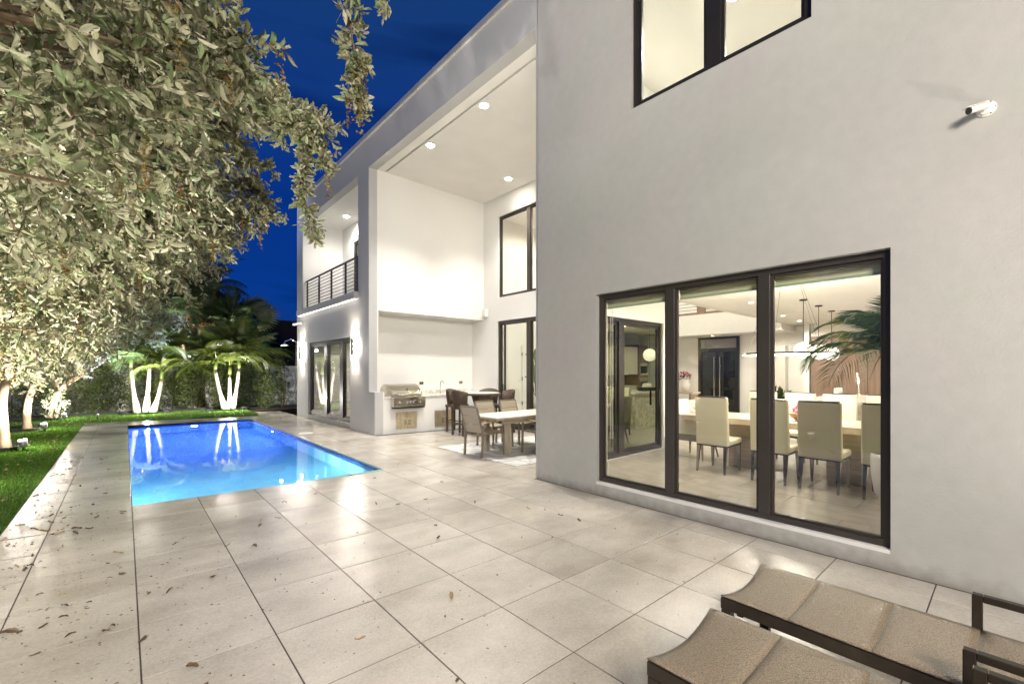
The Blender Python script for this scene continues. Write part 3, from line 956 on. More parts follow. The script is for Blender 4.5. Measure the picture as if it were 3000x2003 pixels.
for b in ((7.80, 8.27, 4.375, 4.399), (5.05, 5.21, 4.375, 4.399)):
    MB().box(b[0], b[1], b[2], b[3], Z0, Z0 + 0.22).build('skirting', M['pot'], house)
MB().box(5.02, 5.055, 3.685, 4.36, Z0, Z0 + 0.22).build('skirting', M['pot'], house)
MB().box(XF + 0.202, 5.04, 3.685, 3.699, Z0, Z0 + 0.22).build('skirting', M['pot'], house)
# bedroom behind the upper window
MB().box(XF + 0.2, 9.5, -2, 4.39, 3.22, 3.3).build('bedroom_floor', M['indoor'], house)
MB().box(XF + 0.2, 9.5, -2, 4.39, 6.6, 6.7).build('bedroom_ceiling', M['ceil'], house)
MB().box(9.5, 9.6, -2, 4.39, 3.2, 6.7).build('bedroom_wall', M['room'], house)
MB().box(XF + 0.2, 9.6, -2.1, -2, 3.2, 6.7).build('bedroom_wall', M['room'], house)
MB().box(XF + 0.2, 9.6, 4.30, 4.39, 3.3, 6.6).build('bedroom_wall', M['room'], house)
# room behind the wing sliding door and behind the balcony door
MB().box(XW + 0.22, 8.28, 11.38, 16.6, -0.3, 0.05).build('study_floor', M['indoor'], house)
MB().box(XW + 0.22, 8.28, 11.38, 16.6, 2.75, 3.4).build('study_ceiling', M['ceil'], house)
MB().box(XW + 0.22, 8.28, 11.385, 11.5, 0.05, 2.75).build('study_wall', M['room'], house)
MB().box(8.18, 8.28, 11.5, 16.6, 0.05, 2.75).build('study_wall', M['room'], house)
# loft railing with brown wood posts, shutters of the window behind
lr = MB().box(14.92, 14.98, 4.7, 10.5, 3.45, 3.53).build('loft_railing', M['walnut'], house)
for yy in (5.6, 6.9, 7.9):
    box_o('post', M['walnut'], lr, 14.92, 15.0, yy, yy + 0.28, 3.53, 4.5)
for k in range(8):
    box_o('slat', M['bronze_lt'], lr, 14.94, 14.96, 4.7, 10.5, 3.62 + k * 0.11, 3.635 + k * 0.11)
# entry doors in the far wall
ed = MB().slab('x', 16.1, 16.19, 6.25, 7.70, 0.02, 2.72, [(6.33, 7.62, 2.32, 2.66), (6.38, 6.93, 0.15, 2.18), (7.03, 7.56, 0.15, 2.18)]).build('entry_door', M['black'], house)
for b in ((6.38, 6.93), (7.03, 7.56)):
    box_o('pane', simple('night_glass', (0.012, 0.014, 0.014), 0.03, spec=0.8), ed, 16.13, 16.14, b[0], b[1], 0.15, 2.18)
box_o('pane', simple('transom_glass', (0.22, 0.21, 0.19), 0.1), ed, 16.13, 16.14, 6.33, 7.62, 2.32, 2.66)
for yy in (6.88, 7.08):
    MB().tube([(16.05, yy, 0.35), (16.05, yy, 2.0)], 0.014, 8).build('handle', M['chrome'], ed)
# closets, white column, walnut tall units on the far wall
cl = MB().box(15.9, 16.198, 4.75, 5.45, Z0, 2.32).build('closet_door', M['cabinet'], house)
for yy in (5.06, 5.14):
    MB().tube([(15.88, yy, 1.0), (15.88, yy, 1.2)], 0.01, 6).build('handle', M['chrome'], cl)
MB().box(15.6, 16.0, 4.02, 4.17, Z0, 2.95).build('column', M['pot'], house)
for k in range(5):
    MB().box(15.7, 16.198, 0.6 + k * 0.68, 1.27 + k * 0.68, Z0, 2.55).build('walnut_panel', M['walnut'], house, bevel=0.004)
MB().box(15.72, 16.198, 0.6, 4.0, 2.55, 2.95).build('bulkhead', M['room'], house)

# ------------------------------------------------------------------ kitchen at the far end of the dining room
kt = thing('kitchen_cabinets', 'white kitchen wall units over a lit worktop at the room end', 'cabinets', (13.0, -0.7, Z0))
for k in range(5):
    box_o('base_unit', M['cabinet'], kt, -1.6 + k * 0.72, -0.89 + k * 0.72, -0.6, 0.05, 0.1, 0.88, bevel=0.004)
    box_o('wall_unit', M['cabinet'], kt, -1.6 + k * 0.72, -0.89 + k * 0.72, -0.6, 0.1, 1.35, 2.4, bevel=0.004)
box_o('worktop', M['quartz'], kt, -1.6, 2.0, -0.6, 0.08, 0.88, 0.92)
box_o('splashback', M['pot'], kt, -1.6, 2.0, -0.6, -0.59, 0.92, 1.35)
box_o('light_strip', M['led'], kt, -1.5, 1.9, -0.3, -0.27, 1.335, 1.349)
tu = thing('oven_tower', 'walnut tall unit with built in ovens beside the white wall units', 'oven unit', (15.35, -0.7, Z0))
box_o('carcass', M['walnut'], tu, -0.32, 0.34, -0.6, 0.12, 0, 2.5)
for z in (0.7, 1.3):
    box_o('oven', M['steel'], tu, -0.27, 0.29, 0.12, 0.14, z, z + 0.5, bevel=0.004)
    box_o('oven_window', M['black'], tu, -0.2, 0.22, 0.14, 0.145, z + 0.08, z + 0.36)
isl = thing('kitchen_island', 'marble kitchen island below the three glass pendants', 'island', (11.2, 2.25, Z0))
box_o('body', M['quartz'], isl, -1.5, 1.3, -0.25, 0.45, 0, 0.88)
box_o('top', M['quartz'], isl, -1.6, 1.6, -0.5, 0.5, 0.88, 0.93, bevel=0.004)
tp = thing('kitchen_tap', 'tall arched chrome tap on the marble island', 'tap', (12.2, 2.2, Z0 + 0.93))
MB().tube([(0, 0, 0), (0, 0, 0.42)] + [(-0.1 + 0.1 * math.cos(t), 0, 0.42 + 0.1 * math.sin(t)) for t in np.linspace(0, math.pi, 9)] + [(-0.2, 0, 0.3)], 0.014, 8).build('spout', M['chrome'], tp, smooth=True)
MB().lathe([(0.028, 0), (0.028, 0.05), (0.016, 0.06)], n=12).build('base', M['chrome'], tp, smooth=True)
for k, (xx, lab) in enumerate(((10.9, 'black tray with folded napkins on the marble island'),)):
    t_ = thing('tray', lab, 'tray', (xx, 2.3, Z0 + 0.931))
    box_o('base', M['black'], t_, -0.22, 0.22, -0.14, 0.14, 0, 0.1, bevel=0.01)
    for q in range(4):
        MB().prism([(-0.05, 0), (0.05, 0), (0, 0.11)], -0.04, 0.04, 'y').build('napkin', M['pot'], t_).location = (-0.13 + q * 0.09, 0.0, 0.101)
st = thing('island_stool', 'dark bar stool with pale seat at the kitchen island end', 'stool', (12.75, 2.3, Z0))
box_o('seat', M['fabric_lt'], st, -0.2, 0.2, -0.2, 0.2, 0.62, 0.74, bevel=0.03)
for a, b2 in ((-1, -1), (1, -1), (1, 1), (-1, 1)):
    box_o('leg', M['black'], st, a * 0.17 - 0.015, a * 0.17 + 0.015, b2 * 0.17 - 0.015, b2 * 0.17 + 0.015, 0, 0.62)

# ------------------------------------------------------------------ lamps in and on the house
def downlight(loc, power, label, cat='downlight', group=None, r=0.06, cone=140, color=(1, 0.95, 0.87), m='lamp_on', blend=0.6, size=0.05):
    t_ = thing('downlight', label, cat, loc, group=group)
    MB().lathe([(r * 1.25, 0.0), (r * 1.25, -0.006), (r, -0.008), (r * 0.95, -0.001)], n=20).build('trim_ring', M['pot'], t_, smooth=True)
    MB().lathe([(0.0005, -0.004), (r * 0.93, -0.004)], n=20).build('lens', M[m], t_, recalc=False)
    if power:
        lamp('SPOT', power, (loc[0], loc[1], loc[2] - 0.03), color, t_, size=size, cone=cone, blend=blend, aim=(loc[0], loc[1], 0))
    return t_


downlight((5.22, 6.73, 6.64), PW['patio'], 'bright downlight in the patio ceiling nearest the front corner', r=0.085, cone=104, blend=0.8, m='lamp_hot')
downlight((5.23, 8.73, 6.64), PW['patio'], 'bright downlight in the patio ceiling above the grill side slot', r=0.085, cone=104, blend=0.8, m='lamp_hot')
downlight((7.70, 8.87, 6.64), PW['patio'] * 0.8, 'bright downlight in the patio ceiling by the high window', r=0.085, cone=104, blend=0.8, m='lamp_hot')
downlight((7.70, 6.5, 6.64), PW['patio'] * 0.8, 'downlight in the patio ceiling behind the front wall corner', r=0.085, cone=104, blend=0.8, m='lamp_hot')
downlight((5.54, 14.6, 6.64), PW['balcony'], 'bright downlight in the white balcony ceiling', r=0.085, cone=160, m='lamp_hot')


def sconce(loc, label):
    t_ = thing('wall_lamp', label, 'wall lamp', loc, group='wall lamps beside the wing sliding door')
    box_o('back_plate', M['bronze'], t_, -0.02, 0.0, -0.05, 0.05, -0.22, 0.22)
    box_o('arm', M['bronze'], t_, -0.12, -0.02, -0.045, 0.045, -0.02 - 0.2, 0.0 - 0.2, bevel=0.004)
    box_o('diffuser', M['lamp_hot'], t_, -0.06, -0.021, -0.02, 0.02, -0.19, 0.21)
    box_o('body', M['bronze'], t_, -0.12, -0.061, -0.03, 0.03, -0.2, 0.22, bevel=0.004)
    for z, s_ in ((0.222, 1), (-0.222, -1)):
        MB().lathe([(0.0005, 0), (0.022, 0)], (-0.09, 0, z), 12).build('lens', M['lamp_on'], t_, recalc=False)
        lamp('SPOT', PW['sconce'], (loc[0] - 0.10, loc[1], loc[2] + z * 1.12), (1, 0.87, 0.68), t_, size=0.03, cone=120, blend=0.9, aim=(loc[0] - 0.06, loc[1], loc[2] + z * 10))
    lamp('POINT', PW['sconce'] * 0.35, (loc[0] - 0.09, loc[1] + 0.07, loc[2] + 0.05), (1, 0.87, 0.68), t_, size=0.05)
    return t_


sconce((XW, 11.53, 2.14), 'slim up and down wall lamp right of the three leaf sliding door')
sconce((XW, 16.16, 2.13), 'slim up and down wall lamp left of the sliding door at the house end')

# dining room: downlights, chandelier, pendants
for (xx, yy, lab) in ((9.9, 3.6, 'small ceiling downlight over the head of the dining table'), (12.9, 3.9, 'small ceiling downlight behind the chandelier cables'),
                      (14.6, 4.0, 'small ceiling downlight nearest the far wall panels'), (7.2, 0.2, 'small ceiling downlight by the indoor palm'), (6.2, 3.0, 'small ceiling downlight just inside the window'),
                      (9.5, 0.4, 'small ceiling downlight over the far dining chairs'), (12.2, 0.7, 'small ceiling downlight added by the worktop to brighten the kitchen'), (14.4, 1.2, 'small ceiling downlight added by the oven tower to brighten the kitchen')):  # the two kitchen ones are added to brighten its reflection
    downlight((xx, yy, 2.95), PW['dining'], lab, r=0.055, cone=165, m='lamp_soft', blend=0.4, size=0.08)
for yy, lab in ((6.9, 'left small downlight under the loft edge'), (5.3, 'right small downlight under the loft edge')):
    downlight((15.5, yy, 2.74), 25, lab, r=0.06, cone=150, m='lamp_soft')
for k, (xx, yy) in enumerate(((10.3, 2.75), (11.5, 2.78), (12.75, 2.82))):
    lab = ('clear glass globe pendant nearest the dining table', 'middle clear glass globe pendant over the island', 'farthest clear glass globe pendant over the island')[k]
    t_ = thing('pendant_lamp', lab, 'pendant lamp', (xx, yy, 2.95), group='globe pendants over the island')
    MB().lathe([(0.07, 0), (0.07, -0.025), (0.01, -0.03)], n=16).build('canopy', M['bronze'], t_)
    MB().tube([(0, 0, -0.03), (0, 0, -0.86)], 0.007, 6).build('rod', M['bronze'], t_)
    rr_ = 0.165
    MB().lathe([(max(0.001, rr_ * math.sin(a)), -1.03 + rr_ * math.cos(a)) for a in np.linspace(0.15, math.pi, 14)], n=20).build('globe', M['globe'], t_, smooth=True)
    MB().lathe([(max(0.001, 0.06 * math.sin(a)), -0.99 + 0.08 * math.cos(a)) for a in np.linspace(0, math.pi, 8)], n=12).build('bulb', M['lamp_on'], t_, smooth=True)
    lamp('POINT', PW['pendant'], (xx, yy, 1.95), (1, 0.92, 0.80), t_, size=0.08)
chn = thing('chandelier', 'ring chandelier of lit bars hung on thin cables over the dining table', 'chandelier', (7.75, 2.3, 1.78))
ringp = [(0.36 * math.cos(t), 0.62 * math.sin(t), 0.0) for t in np.linspace(0, 2 * math.pi, 40)]
rg = MB()
for a, b2 in zip(ringp[:-1], ringp[1:]):
    rg.obox(a, b2, 0.05, 0.03)
rg.build('ring', M['chrome'], chn)
rg = MB()
for a, b2 in zip(ringp[:-1], ringp[1:]):
    rg.obox((a[0], a[1], -0.02), (b2[0], b2[1], -0.02), 0.03, 0.008)
rg.build('light_strip', M['lamp_soft'], chn)
for t in (0.5, 2.2, 4.1, 5.4):
    MB().tube([(0.36 * math.cos(t), 0.62 * math.sin(t), 0.015), (0.1 * math.cos(t), 0.2 * math.sin(t), 1.17)], 0.0022, 4).build('cable', M['bronze_lt'], chn)
lamp('POINT', 160, (7.75, 2.3, 1.70), (1, 0.93, 0.82), chn, size=0.3)

# living room and bedroom and study lamps
for (xx, yy) in ((10.5, 6.5), (10.5, 9.5), (13.5, 6.5), (13.5, 9.5)):
    downlight((xx, yy, 6.6), PW['living'], 'downlight in the tall living room ceiling at %s end' % ('the patio' if xx < 12 else 'the entry') + (' near the dining room' if yy < 8 else ' by the far wall'), r=0.07, cone=165, blend=0.4)
downlight((6.17, 2.44, 6.6), PW['bedroom'], 'glaring ceiling lamp seen through the upper window', r=0.13, cone=175, blend=0.2, m='lamp_hot')
downlight((7.5, 0.6, 6.6), PW['bedroom'], 'bedroom ceiling lamp beyond the fan', r=0.1, cone=175, blend=0.2)
downlight((6.6, 13.0, 2.75), PW['wing'], 'study ceiling downlight behind the sliding door near the grill', r=0.07, cone=160)
downlight((6.6, 15.2, 2.75), PW['wing'], 'study ceiling downlight behind the sliding door at the house end', r=0.07, cone=160)
fan = thing('ceiling_fan', 'white ceiling fan whose blade shows through the upper window', 'ceiling fan', (6.35, 1.25, 6.6))
MB().lathe([(0.06, 0), (0.06, -0.04), (0.015, -0.05), (0.015, -0.35), (0.1, -0.37), (0.11, -0.47), (0.03, -0.5)], n=16).build('motor', M['pot'], fan, smooth=True)
for k in range(4):
    a = k * math.pi / 2 + 0.55
    bl = MB().prism([(0.1, -0.05), (0.3, -0.08), (0.62, -0.075), (0.7, 0), (0.62, 0.075), (0.3, 0.08), (0.1, 0.05)], -0.006, 0.006, 'z').build('blade', M['pot'], fan)
    bl.location = (0, 0, -0.42); bl.rotation_euler = (0.2, 0, a)

# ------------------------------------------------------------------ dining furniture
dt = thing('dining_table', 'long pale oak dining table on two block pedestals behind the window', 'dining table', (7.5, 1.75, Z0))
box_o('tabletop', M['table_top_wood'], dt, -0.5, 0.52, -1.9, 1.88, 0.67, 0.76, bevel=0.006)
for a, b2 in ((0.78, 1.16), (-0.50, -0.12)):
    box_o('pedestal', M['table_wood'], dt, -0.40, 0.40, a, b2, 0, 0.67, bevel=0.006)


def dining_chair(label):
    t_ = thing('dining_chair', label, 'dining chair', group='cream dining chairs round the table')
    w = 0.23
    # backrest: slab leaning back a little, faces +x seat
    bk = MB()
    prof = [(-0.02, 0.40), (-0.06, 1.08), (-0.055, 1.11), (0.02, 1.11), (0.025, 1.08), (0.085, 0.40)]
    bk.prism([(x, z) for x, z in prof], -w, w, 'y')
    bk.build('backrest', M['leather'], t_, bevel=0.022, seg=3)
    MB().box(-0.06, 0.02, -w + 0.02, w - 0.02, 1.108, 1.118).build('top_trim', M['bronze'], t_)
    MB().box(0.06, 0.52, -w, w, 0.40, 0.49).build('seat', M['leather'], t_, bevel=0.03, seg=3)
    MB().box(-0.015, 0.50, -w + 0.01, w - 0.01, 0.385, 0.402).build('seat_frame', M['bronze'], t_)
    for sx, sy in ((0.01, -1), (0.01, 1), (0.47, -1), (0.47, 1)):
        dx = -0.05 if sx < 0.1 else 0.02
        a = w - 0.035
        lg = MB()
        p0, p1 = (sx + dx, sy * (a + 0.005), 0), (sx, sy * a, 0.39)
        vs_ = []
        for (p, h_) in ((p0, 0.012), (p1, 0.024)):
            vs_ += [(p[0] - h_, p[1] - h_, p[2]), (p[0] + h_, p[1] - h_, p[2]), (p[0] + h_, p[1] + h_, p[2]), (p[0] - h_, p[1] + h_, p[2])]
        lg.add(vs_, [(0, 3, 2, 1), (4, 5, 6, 7), (0, 1, 5, 4), (1, 2, 6, 5), (2, 3, 7, 6), (3, 0, 4, 7)])
        lg.build('leg', M['chrome_dk'], t_)
    return t_


M['chrome_dk'] = simple('dark_chrome', (0.25, 0.24, 0.22), 0.12, metal=1.0)
c0 = dining_chair('cream high back dining chair beside the centre left mullion, left of the pair')
place(c0, (6.46, 2.885, Z0), 0, 'cream high back dining chair whose whole back shows in the middle pane')
for yy, lab in ((2.12, 'cream high back dining chair half hidden behind the right mullion'), (1.555, 'cream high back dining chair with its whole back in the right pane'),
                (0.91, 'cream high back dining chair at the right window edge behind the palm pot'), (0.2, 'cream high back dining chair beyond the window edge at the table end')):
    place(copy_tree(c0), (6.46, yy, Z0), rnd.uniform(-.03, .03), lab)
for yy, lab in ((2.97, 'cream dining chair across the table behind the middle pane'), (2.38, 'cream dining chair across the table behind the pink flowers'),
                (1.82, 'cream dining chair across the table right of the pink flowers'), (1.25, 'cream dining chair across the table behind the palm fronds')):
    place(copy_tree(c0), (8.72, yy, Z0), math.pi + rnd.uniform(-.03, .03), lab)
ac = thing('armchair', 'grey upholstered carver chair with splayed legs at the table head', 'armchair', (7.42, 3.62, Z0), -math.pi / 2)
MB().prism([(-0.30, 0.98), (-0.24, 0.98), (-0.16, 0.45), (-0.24, 0.45)], -0.27, 0.27, 'y').build('backrest', M['fabric_lt'], ac, bevel=0.02)
box_o('seat', M['fabric'], ac, -0.24, 0.30, -0.28, 0.28, 0.30, 0.48, bevel=0.03)
for s_ in (-1, 1):
    MB().prism([(-0.26, 0.42), (0.28, 0.42), (0.24, 0.64), (-0.2, 0.80), (-0.28, 0.96)], s_ * 0.30 - 0.035, s_ * 0.30 + 0.035, 'y').build('armrest', M['fabric_lt'], ac, bevel=0.015)
    for xx in (-0.18, 0.24):
        MB().tube([(xx * 1.2, s_ * 0.29, 0), (xx, s_ * 0.22, 0.31)], [0.012, 0.024], 8).build('leg', M['table_wood'], ac)


def leaf_template(fine):
    if fine:
        o_ = [(0, 0.012), (0.12, 0.085), (0.26, 0.155), (0.42, 0.20), (0.58, 0.21), (0.74, 0.18), (0.88, 0.11)]
    else:
        o_ = [(0, 0.012), (0.26, 0.165), (0.56, 0.21), (0.82, 0.145)]
    n = len(o_)
    v = [(x, y, 0.03 + 0.02 * math.sin(3 * x)) for x, y in o_] + [(1, 0, -0.05)] + [(x, -y, 0.03 + 0.02 * math.sin(3 * x)) for x, y in o_[::-1]]
    mids = [(0.30, 0, -0.005), (0.66, 0, -0.02)]
    m0 = len(v); v += mids
    N_ = m0
    f = []
    for i in range(N_):
        j = (i + 1) % N_
        xm = (v[i][0] + v[j][0]) / 2
        f.append((m0 if xm < 0.48 else m0 + 1, i, j))
    h1, h2 = [i for i in range(n - 1) if (v[i][0] + v[i + 1][0]) / 2 < 0.48][-1] + 1, None
    f.append((m0, h1, m0 + 1)); f.append((m0 + 1, N_ - h1, m0))
    return np.array(v, float), np.array(f)


LV, LF = leaf_template(False)
LVF, LFF = leaf_template(True)


def leaves_np(pos, d, size, rs, flat=0.0, width=1.0):
    """positions Nx3, growth directions Nx3 -> vertices and triangles of N leaves"""
    n = len(pos)
    d = d / np.maximum(1e-9, np.linalg.norm(d, axis=1, keepdims=True))
    a = rs.normal(size=(n, 3)); a[:, 2] += flat
    a = a - d * (a * d).sum(1, keepdims=True)
    a /= np.maximum(1e-9, np.linalg.norm(a, axis=1, keepdims=True))
    b = np.cross(a, d)
    size = np.asarray(size)[:, None, None]
    wv = (0.58 + 0.42 * rs.random(n))[:, None, None] * width
    T = LV[None]
    out = pos[:, None] + size * (T[..., 0:1] * d[:, None] + wv * T[..., 1:2] * b[:, None] + (1 + 0.8 * rs.normal(size=(n, 1, 1))) * T[..., 2:3] * 2 * a[:, None])
    F_ = (LF[None] + (np.arange(n) * len(LV))[:, None, None]).reshape(-1, 3)
    return out.reshape(-1, 3), F_


def flowers(name, label, loc, mat, r, n, potmat=None, poth=0.2, potr=0.09):
    t_ = thing(name, label, 'flowers', loc)
    if potmat:
        MB().lathe([(potr * 0.5, 0), (potr, poth * 0.55), (potr * 0.7, poth * 0.9), (potr * 0.85, poth)], n=18).build('vase', potmat, t_, smooth=True)
    p = RN.normal(size=(n, 3)); p /= np.linalg.norm(p, axis=1, keepdims=True)
    p[:, 2] = np.abs(p[:, 2]) * 0.8
    pos = p * r * RN.uniform(0.5, 1, (n, 1)) + np.array([0, 0, poth + r * 0.4])
    v, f = leaves_np(pos, p + RN.normal(size=(n, 3)) * .6, RN.uniform(.5, .9, n) * r * 0.5, RN, width=2.0)
    props(np_mesh('petals', v, f, mat, t_), kind='stuff')
    q = pos * np.array([1, 1, 0.8])
    v, f = leaves_np(q, p, RN.uniform(.5, 1, n) * r * 0.5, RN)
    props(np_mesh('leaves', v, f, M['hedge'], t_), kind='stuff')
    return t_


tr_ = thing('flower_bowl', 'woven bowl of bright pink orchids on the dining table', 'flowers', (7.45, 1.98, Z0 + 0.76))
MB().lathe([(0.10, 0), (0.17, 0.05), (0.2, 0.11), (0.18, 0.11), (0.09, 0.02)], n=20).build('bowl', wood('basket', (0.35, 0.2, 0.08), (0.5, 0.32, 0.14), 4, 'x'), tr_, smooth=True)
pp = RN.normal(size=(60, 3)); pp[:, 2] = np.abs(pp[:, 2]); pp /= np.linalg.norm(pp, axis=1, keepdims=True)
v, f = leaves_np(pp * 0.12 * RN.uniform(.6, 1, (60, 1)) + np.array([0, 0, 0.13]), pp + RN.normal(size=(60, 3)) * .5, RN.uniform(.04, .07, 60), RN, width=2.2)
props(np_mesh('petals', v, f, M['flower'], tr_), kind='stuff')
con = thing('console_table', 'pale console table under the red flowers by the entry', 'table', (14.2, 7.45, Z0))
box_o('top', M['table_top_wood'], con, -0.3, 0.3, -0.6, 0.6, 0.72, 0.78)
for a in (-0.5, 0.5):
    box_o('leg', M['table_wood'], con, -0.25, 0.25, a - 0.03, a + 0.03, 0, 0.72)
flowers('vase_of_flowers', 'cream vase of dark red flowers on the console table', (14.2, 7.25, Z0 + 0.78), M['flower_red'], 0.2, 60, M['pot'], 0.42, 0.17)
sofa = thing('sofa', 'cream leather sofa behind the carver chair', 'sofa', (10.2, 5.1, Z0))
box_o('seat', M['leather'], sofa, -0.9, 0.9, -0.4, 0.45, 0.1, 0.45, bevel=0.05)
MB().lathe([(0.02, -0.95), (0.16, -0.9), (0.16, 0.9), (0.02, 0.95)], (0, -0.4, 0.68), 14, 'x').build('backrest_roll', M['leather'], sofa, smooth=True)
box_o('backrest', M['leather'], sofa, -0.9, 0.9, -0.5, -0.3, 0.4, 0.68, bevel=0.05)
for a in (-0.85, 0.85):
    for b2 in (-0.35, 0.4):
        box_o('leg', M['bronze'], sofa, a - .03, a + .03, b2 - .03, b2 + .03, 0, 0.1)
ag = thing('spiky_plant', 'dark spiky agave in a low pot beyond the table', 'plant', (12.6, 3.95, Z0))
MB().lathe([(0.12, 0), (0.2, 0.5), (0.22, 0.62), (0.18, 0.62)], n=16).build('pot', M['bronze'], ag, smooth=True)
n = 36
th_ = RN.uniform(0, 6.28, n); el = RN.uniform(.35, 1.4, n)
dd = np.stack([np.cos(th_) * np.cos(el), np.sin(th_) * np.cos(el), np.sin(el)], 1)
v, f = leaves_np(np.tile([[0, 0, 0.62]], (n, 1)) + dd * 0.03, dd, RN.uniform(.35, .5, n), RN, width=0.35)
np_mesh('leaves', v, f, M['darkleaf'], ag)


# ------------------------------------------------------------------ palm fronds
def frond_mesh(name, mat, length=1.6, arch=1.0, nl=34, leaf=0.42, droop=0.5, narrow=0.020, seed=1, up=0.5):
    """feather frond along +x: rachis curves up then down, leaflets in two rows"""
    rs = np.random.default_rng(seed)
    t = np.linspace(0, 1, 24)
    ang = up - arch * 1.6 * t ** 1.2
    dx = np.cos(ang); dz = np.sin(ang)
    x = np.concatenate([[0], np.cumsum(dx[:-1])]) * length / 23
    z = np.concatenate([[0], np.cumsum(dz[:-1])]) * length / 23
    vs_, fs = [], []
    w = 0.014 * (1 - 0.8 * t)
    for i in range(24):
        vs_ += [(x[i], -w[i], z[i]), (x[i], w[i], z[i]), (x[i], 0, z[i] + w[i])]
    for i in range(23):
        a = 3 * i
        for q in range(3):
            q2 = (q + 1) % 3
            fs += [(a + q, a + q2, a + 3 + q2), (a + q, a + 3 + q2, a + 3 + q)]
    for k in range(nl):
        tt = 0.14 + 0.85 * k / (nl - 1)
        i = min(22, int(tt * 23)); fr = tt * 23 - i
        px = x[i] * (1 - fr) + x[i + 1] * fr; pz = z[i] * (1 - fr) + z[i + 1] * fr
        L_ = leaf * (0.35 + 0.65 * math.sin(math.pi * min(1, 0.15 + tt * 0.88))) * rs.uniform(.85, 1.1)
        for s_ in (-1, 1):
            sw_ = 0.35 + 0.5 * tt + rs.uniform(-.12, .12)
            d = np.array([math.cos(ang[i]) * sw_, s_ * 1.0, math.sin(ang[i]) * sw_ + 0.25])
            d /= np.linalg.norm(d)
            p0 = np.array([px, 0, pz]); dr = droop * rs.uniform(.7, 1.3)
            p1 = p0 + d * L_ * 0.45 + np.array([0, 0, -0.12 * dr * L_])
            p2 = p0 + d * L_ * 0.95 + np.array([0, 0, -0.62 * dr * L_])
            wd = np.array([1, 0, 0.3]) * narrow * L_ / 0.42
            b_ = len(vs_)
            vs_ += [tuple(p0 - wd * .4), tuple(p0 + wd * .4), tuple(p1 - wd), tuple(p1 + wd), tuple(p2)]
            fs += [(b_, b_ + 1, b_ + 3), (b_, b_ + 3, b_ + 2), (b_ + 2, b_ + 3, b_ + 4)]
    me = bpy.data.meshes.new(name)
    me.from_pydata(vs_, [], fs)
    me.materials.append(mat)
    return me


def fan_mesh(name, mat, r=0.9, nl=26, stalk=0.9):
    vs_, fs = [], []
    for k in range(nl):
        a = -2.0 + 4.0 * k / (nl - 1)
        L_ = r * (0.75 + 0.25 * math.cos(a * 0.8))
        c, s_ = math.cos(a), math.sin(a)
        b_ = len(vs_)
        wv = 0.055 * r
        vs_ += [(stalk, 0, 0.0), (stalk + c * L_ * .6 - s_ * wv, s_ * L_ * .6 + c * wv, 0.02), (stalk + c * L_ * .6 + s_ * wv, s_ * L_ * .6 - c * wv, -0.02), (stalk + c * L_, s_ * L_, -0.16 * r)]
        fs += [(b_, b_ + 1, b_ + 2), (b_ + 1, b_ + 3, b_ + 2)]
    b_ = len(vs_)
    vs_ += [(0, -.015, 0), (0, .015, 0), (stalk, .01, 0), (stalk, -.01, 0), (0, 0, .02), (stalk, 0, .015)]
    fs += [(b_, b_ + 1, b_ + 2), (b_, b_ + 2, b_ + 3), (b_, b_ + 4, b_ + 5), (b_, b_ + 5, b_ + 3)]
    me = bpy.data.meshes.new(name)
    me.from_pydata(vs_, [], fs)
    me.materials.append(mat)
    return me


FR = {k: [frond_mesh('frond', M[m], *a, seed=s) for s in (1, 2, 3)] for k, (m, a) in dict(
    green=('frond', (1.55, 0.95, 44, 0.44, 0.8)), dark=('frond_dk', (2.1, 0.8, 46, 0.55, 0.8)), pale=('frond_pale', (2.0, 0.55, 50, 0.55, 0.5)),
    old=('frond_old', (1.5, 1.2, 36, 0.4, 1.0)), indoor=('frond_in', (1.15, 1.4, 40, 0.34, 0.9, 0.011))).items()}
FAN = fan_mesh('fan_frond', M['frond_pale'])
FAN_DK = fan_mesh('fan_frond', M['frond_dk'], 0.8)


def palm(base, top, r0, label, fronds, kind='green', group=None, scale=1.0, shaft=True, trunk=True, az0=0.0, pitch=(-0.1, 1.0), name='palm_tree', bark='palm_bark', mats=None, skirt=0):
    t_ = thing(name, label, 'palm tree', base, group=group)
    b = Vector(base); q = Vector(top) - b
    pts = [Vector((q.x * s_ + 0.12 * q.x * math.sin(s_ * 3.1), q.y * s_, q.z * s_)) for s_ in np.linspace(0, 1, 9)]
    if trunk:
        MB().tube(pts, [r0 * (1.35 - 0.55 * min(1, s_ * 2.2)) if s_ < 0.3 else r0 * (0.86 - 0.25 * s_) for s_ in np.linspace(0, 1, 9)], 12).build('trunk', M[bark], t_, smooth=True)
    tip = q.copy()
    if shaft:
        MB().tube([q, q + Vector((0.01, 0, 0.22)), q + Vector((0.02, 0, 0.45))], [r0 * 0.62, r0 * 0.7, r0 * 0.3], 10).build('crownshaft', M['frond'], t_, smooth=True)
        tip = q + Vector((0.01, 0, 0.34))
    for k in range(fronds):
        kk = kind
        me = FR[kk][k % 3]
        o = bpy.data.objects.new('frond', me); COL.objects.link(o); o.parent = t_
        o.location = tip
        a = az0 + k * 2.39996 + rnd.uniform(-.2, .2)
        p_ = pitch[0] + (pitch[1] - pitch[0]) * (k / max(1, fronds - 1)) + rnd.uniform(-.1, .1)
        o.rotation_euler = (rnd.uniform(-.25, .25), -p_, a)
        s_ = scale * rnd.uniform(.85, 1.1)
        o.scale = (s_, s_, s_)
    for k in range(skirt):
        o = bpy.data.objects.new('dead_frond', FR['old'][k % 3]); COL.objects.link(o); o.parent = t_
        o.location = tip; o.rotation_euler = (rnd.uniform(-.3, .3), 0.9, rnd.uniform(0, 6.28)); o.scale = (0.7 * scale,) * 3
    return t_


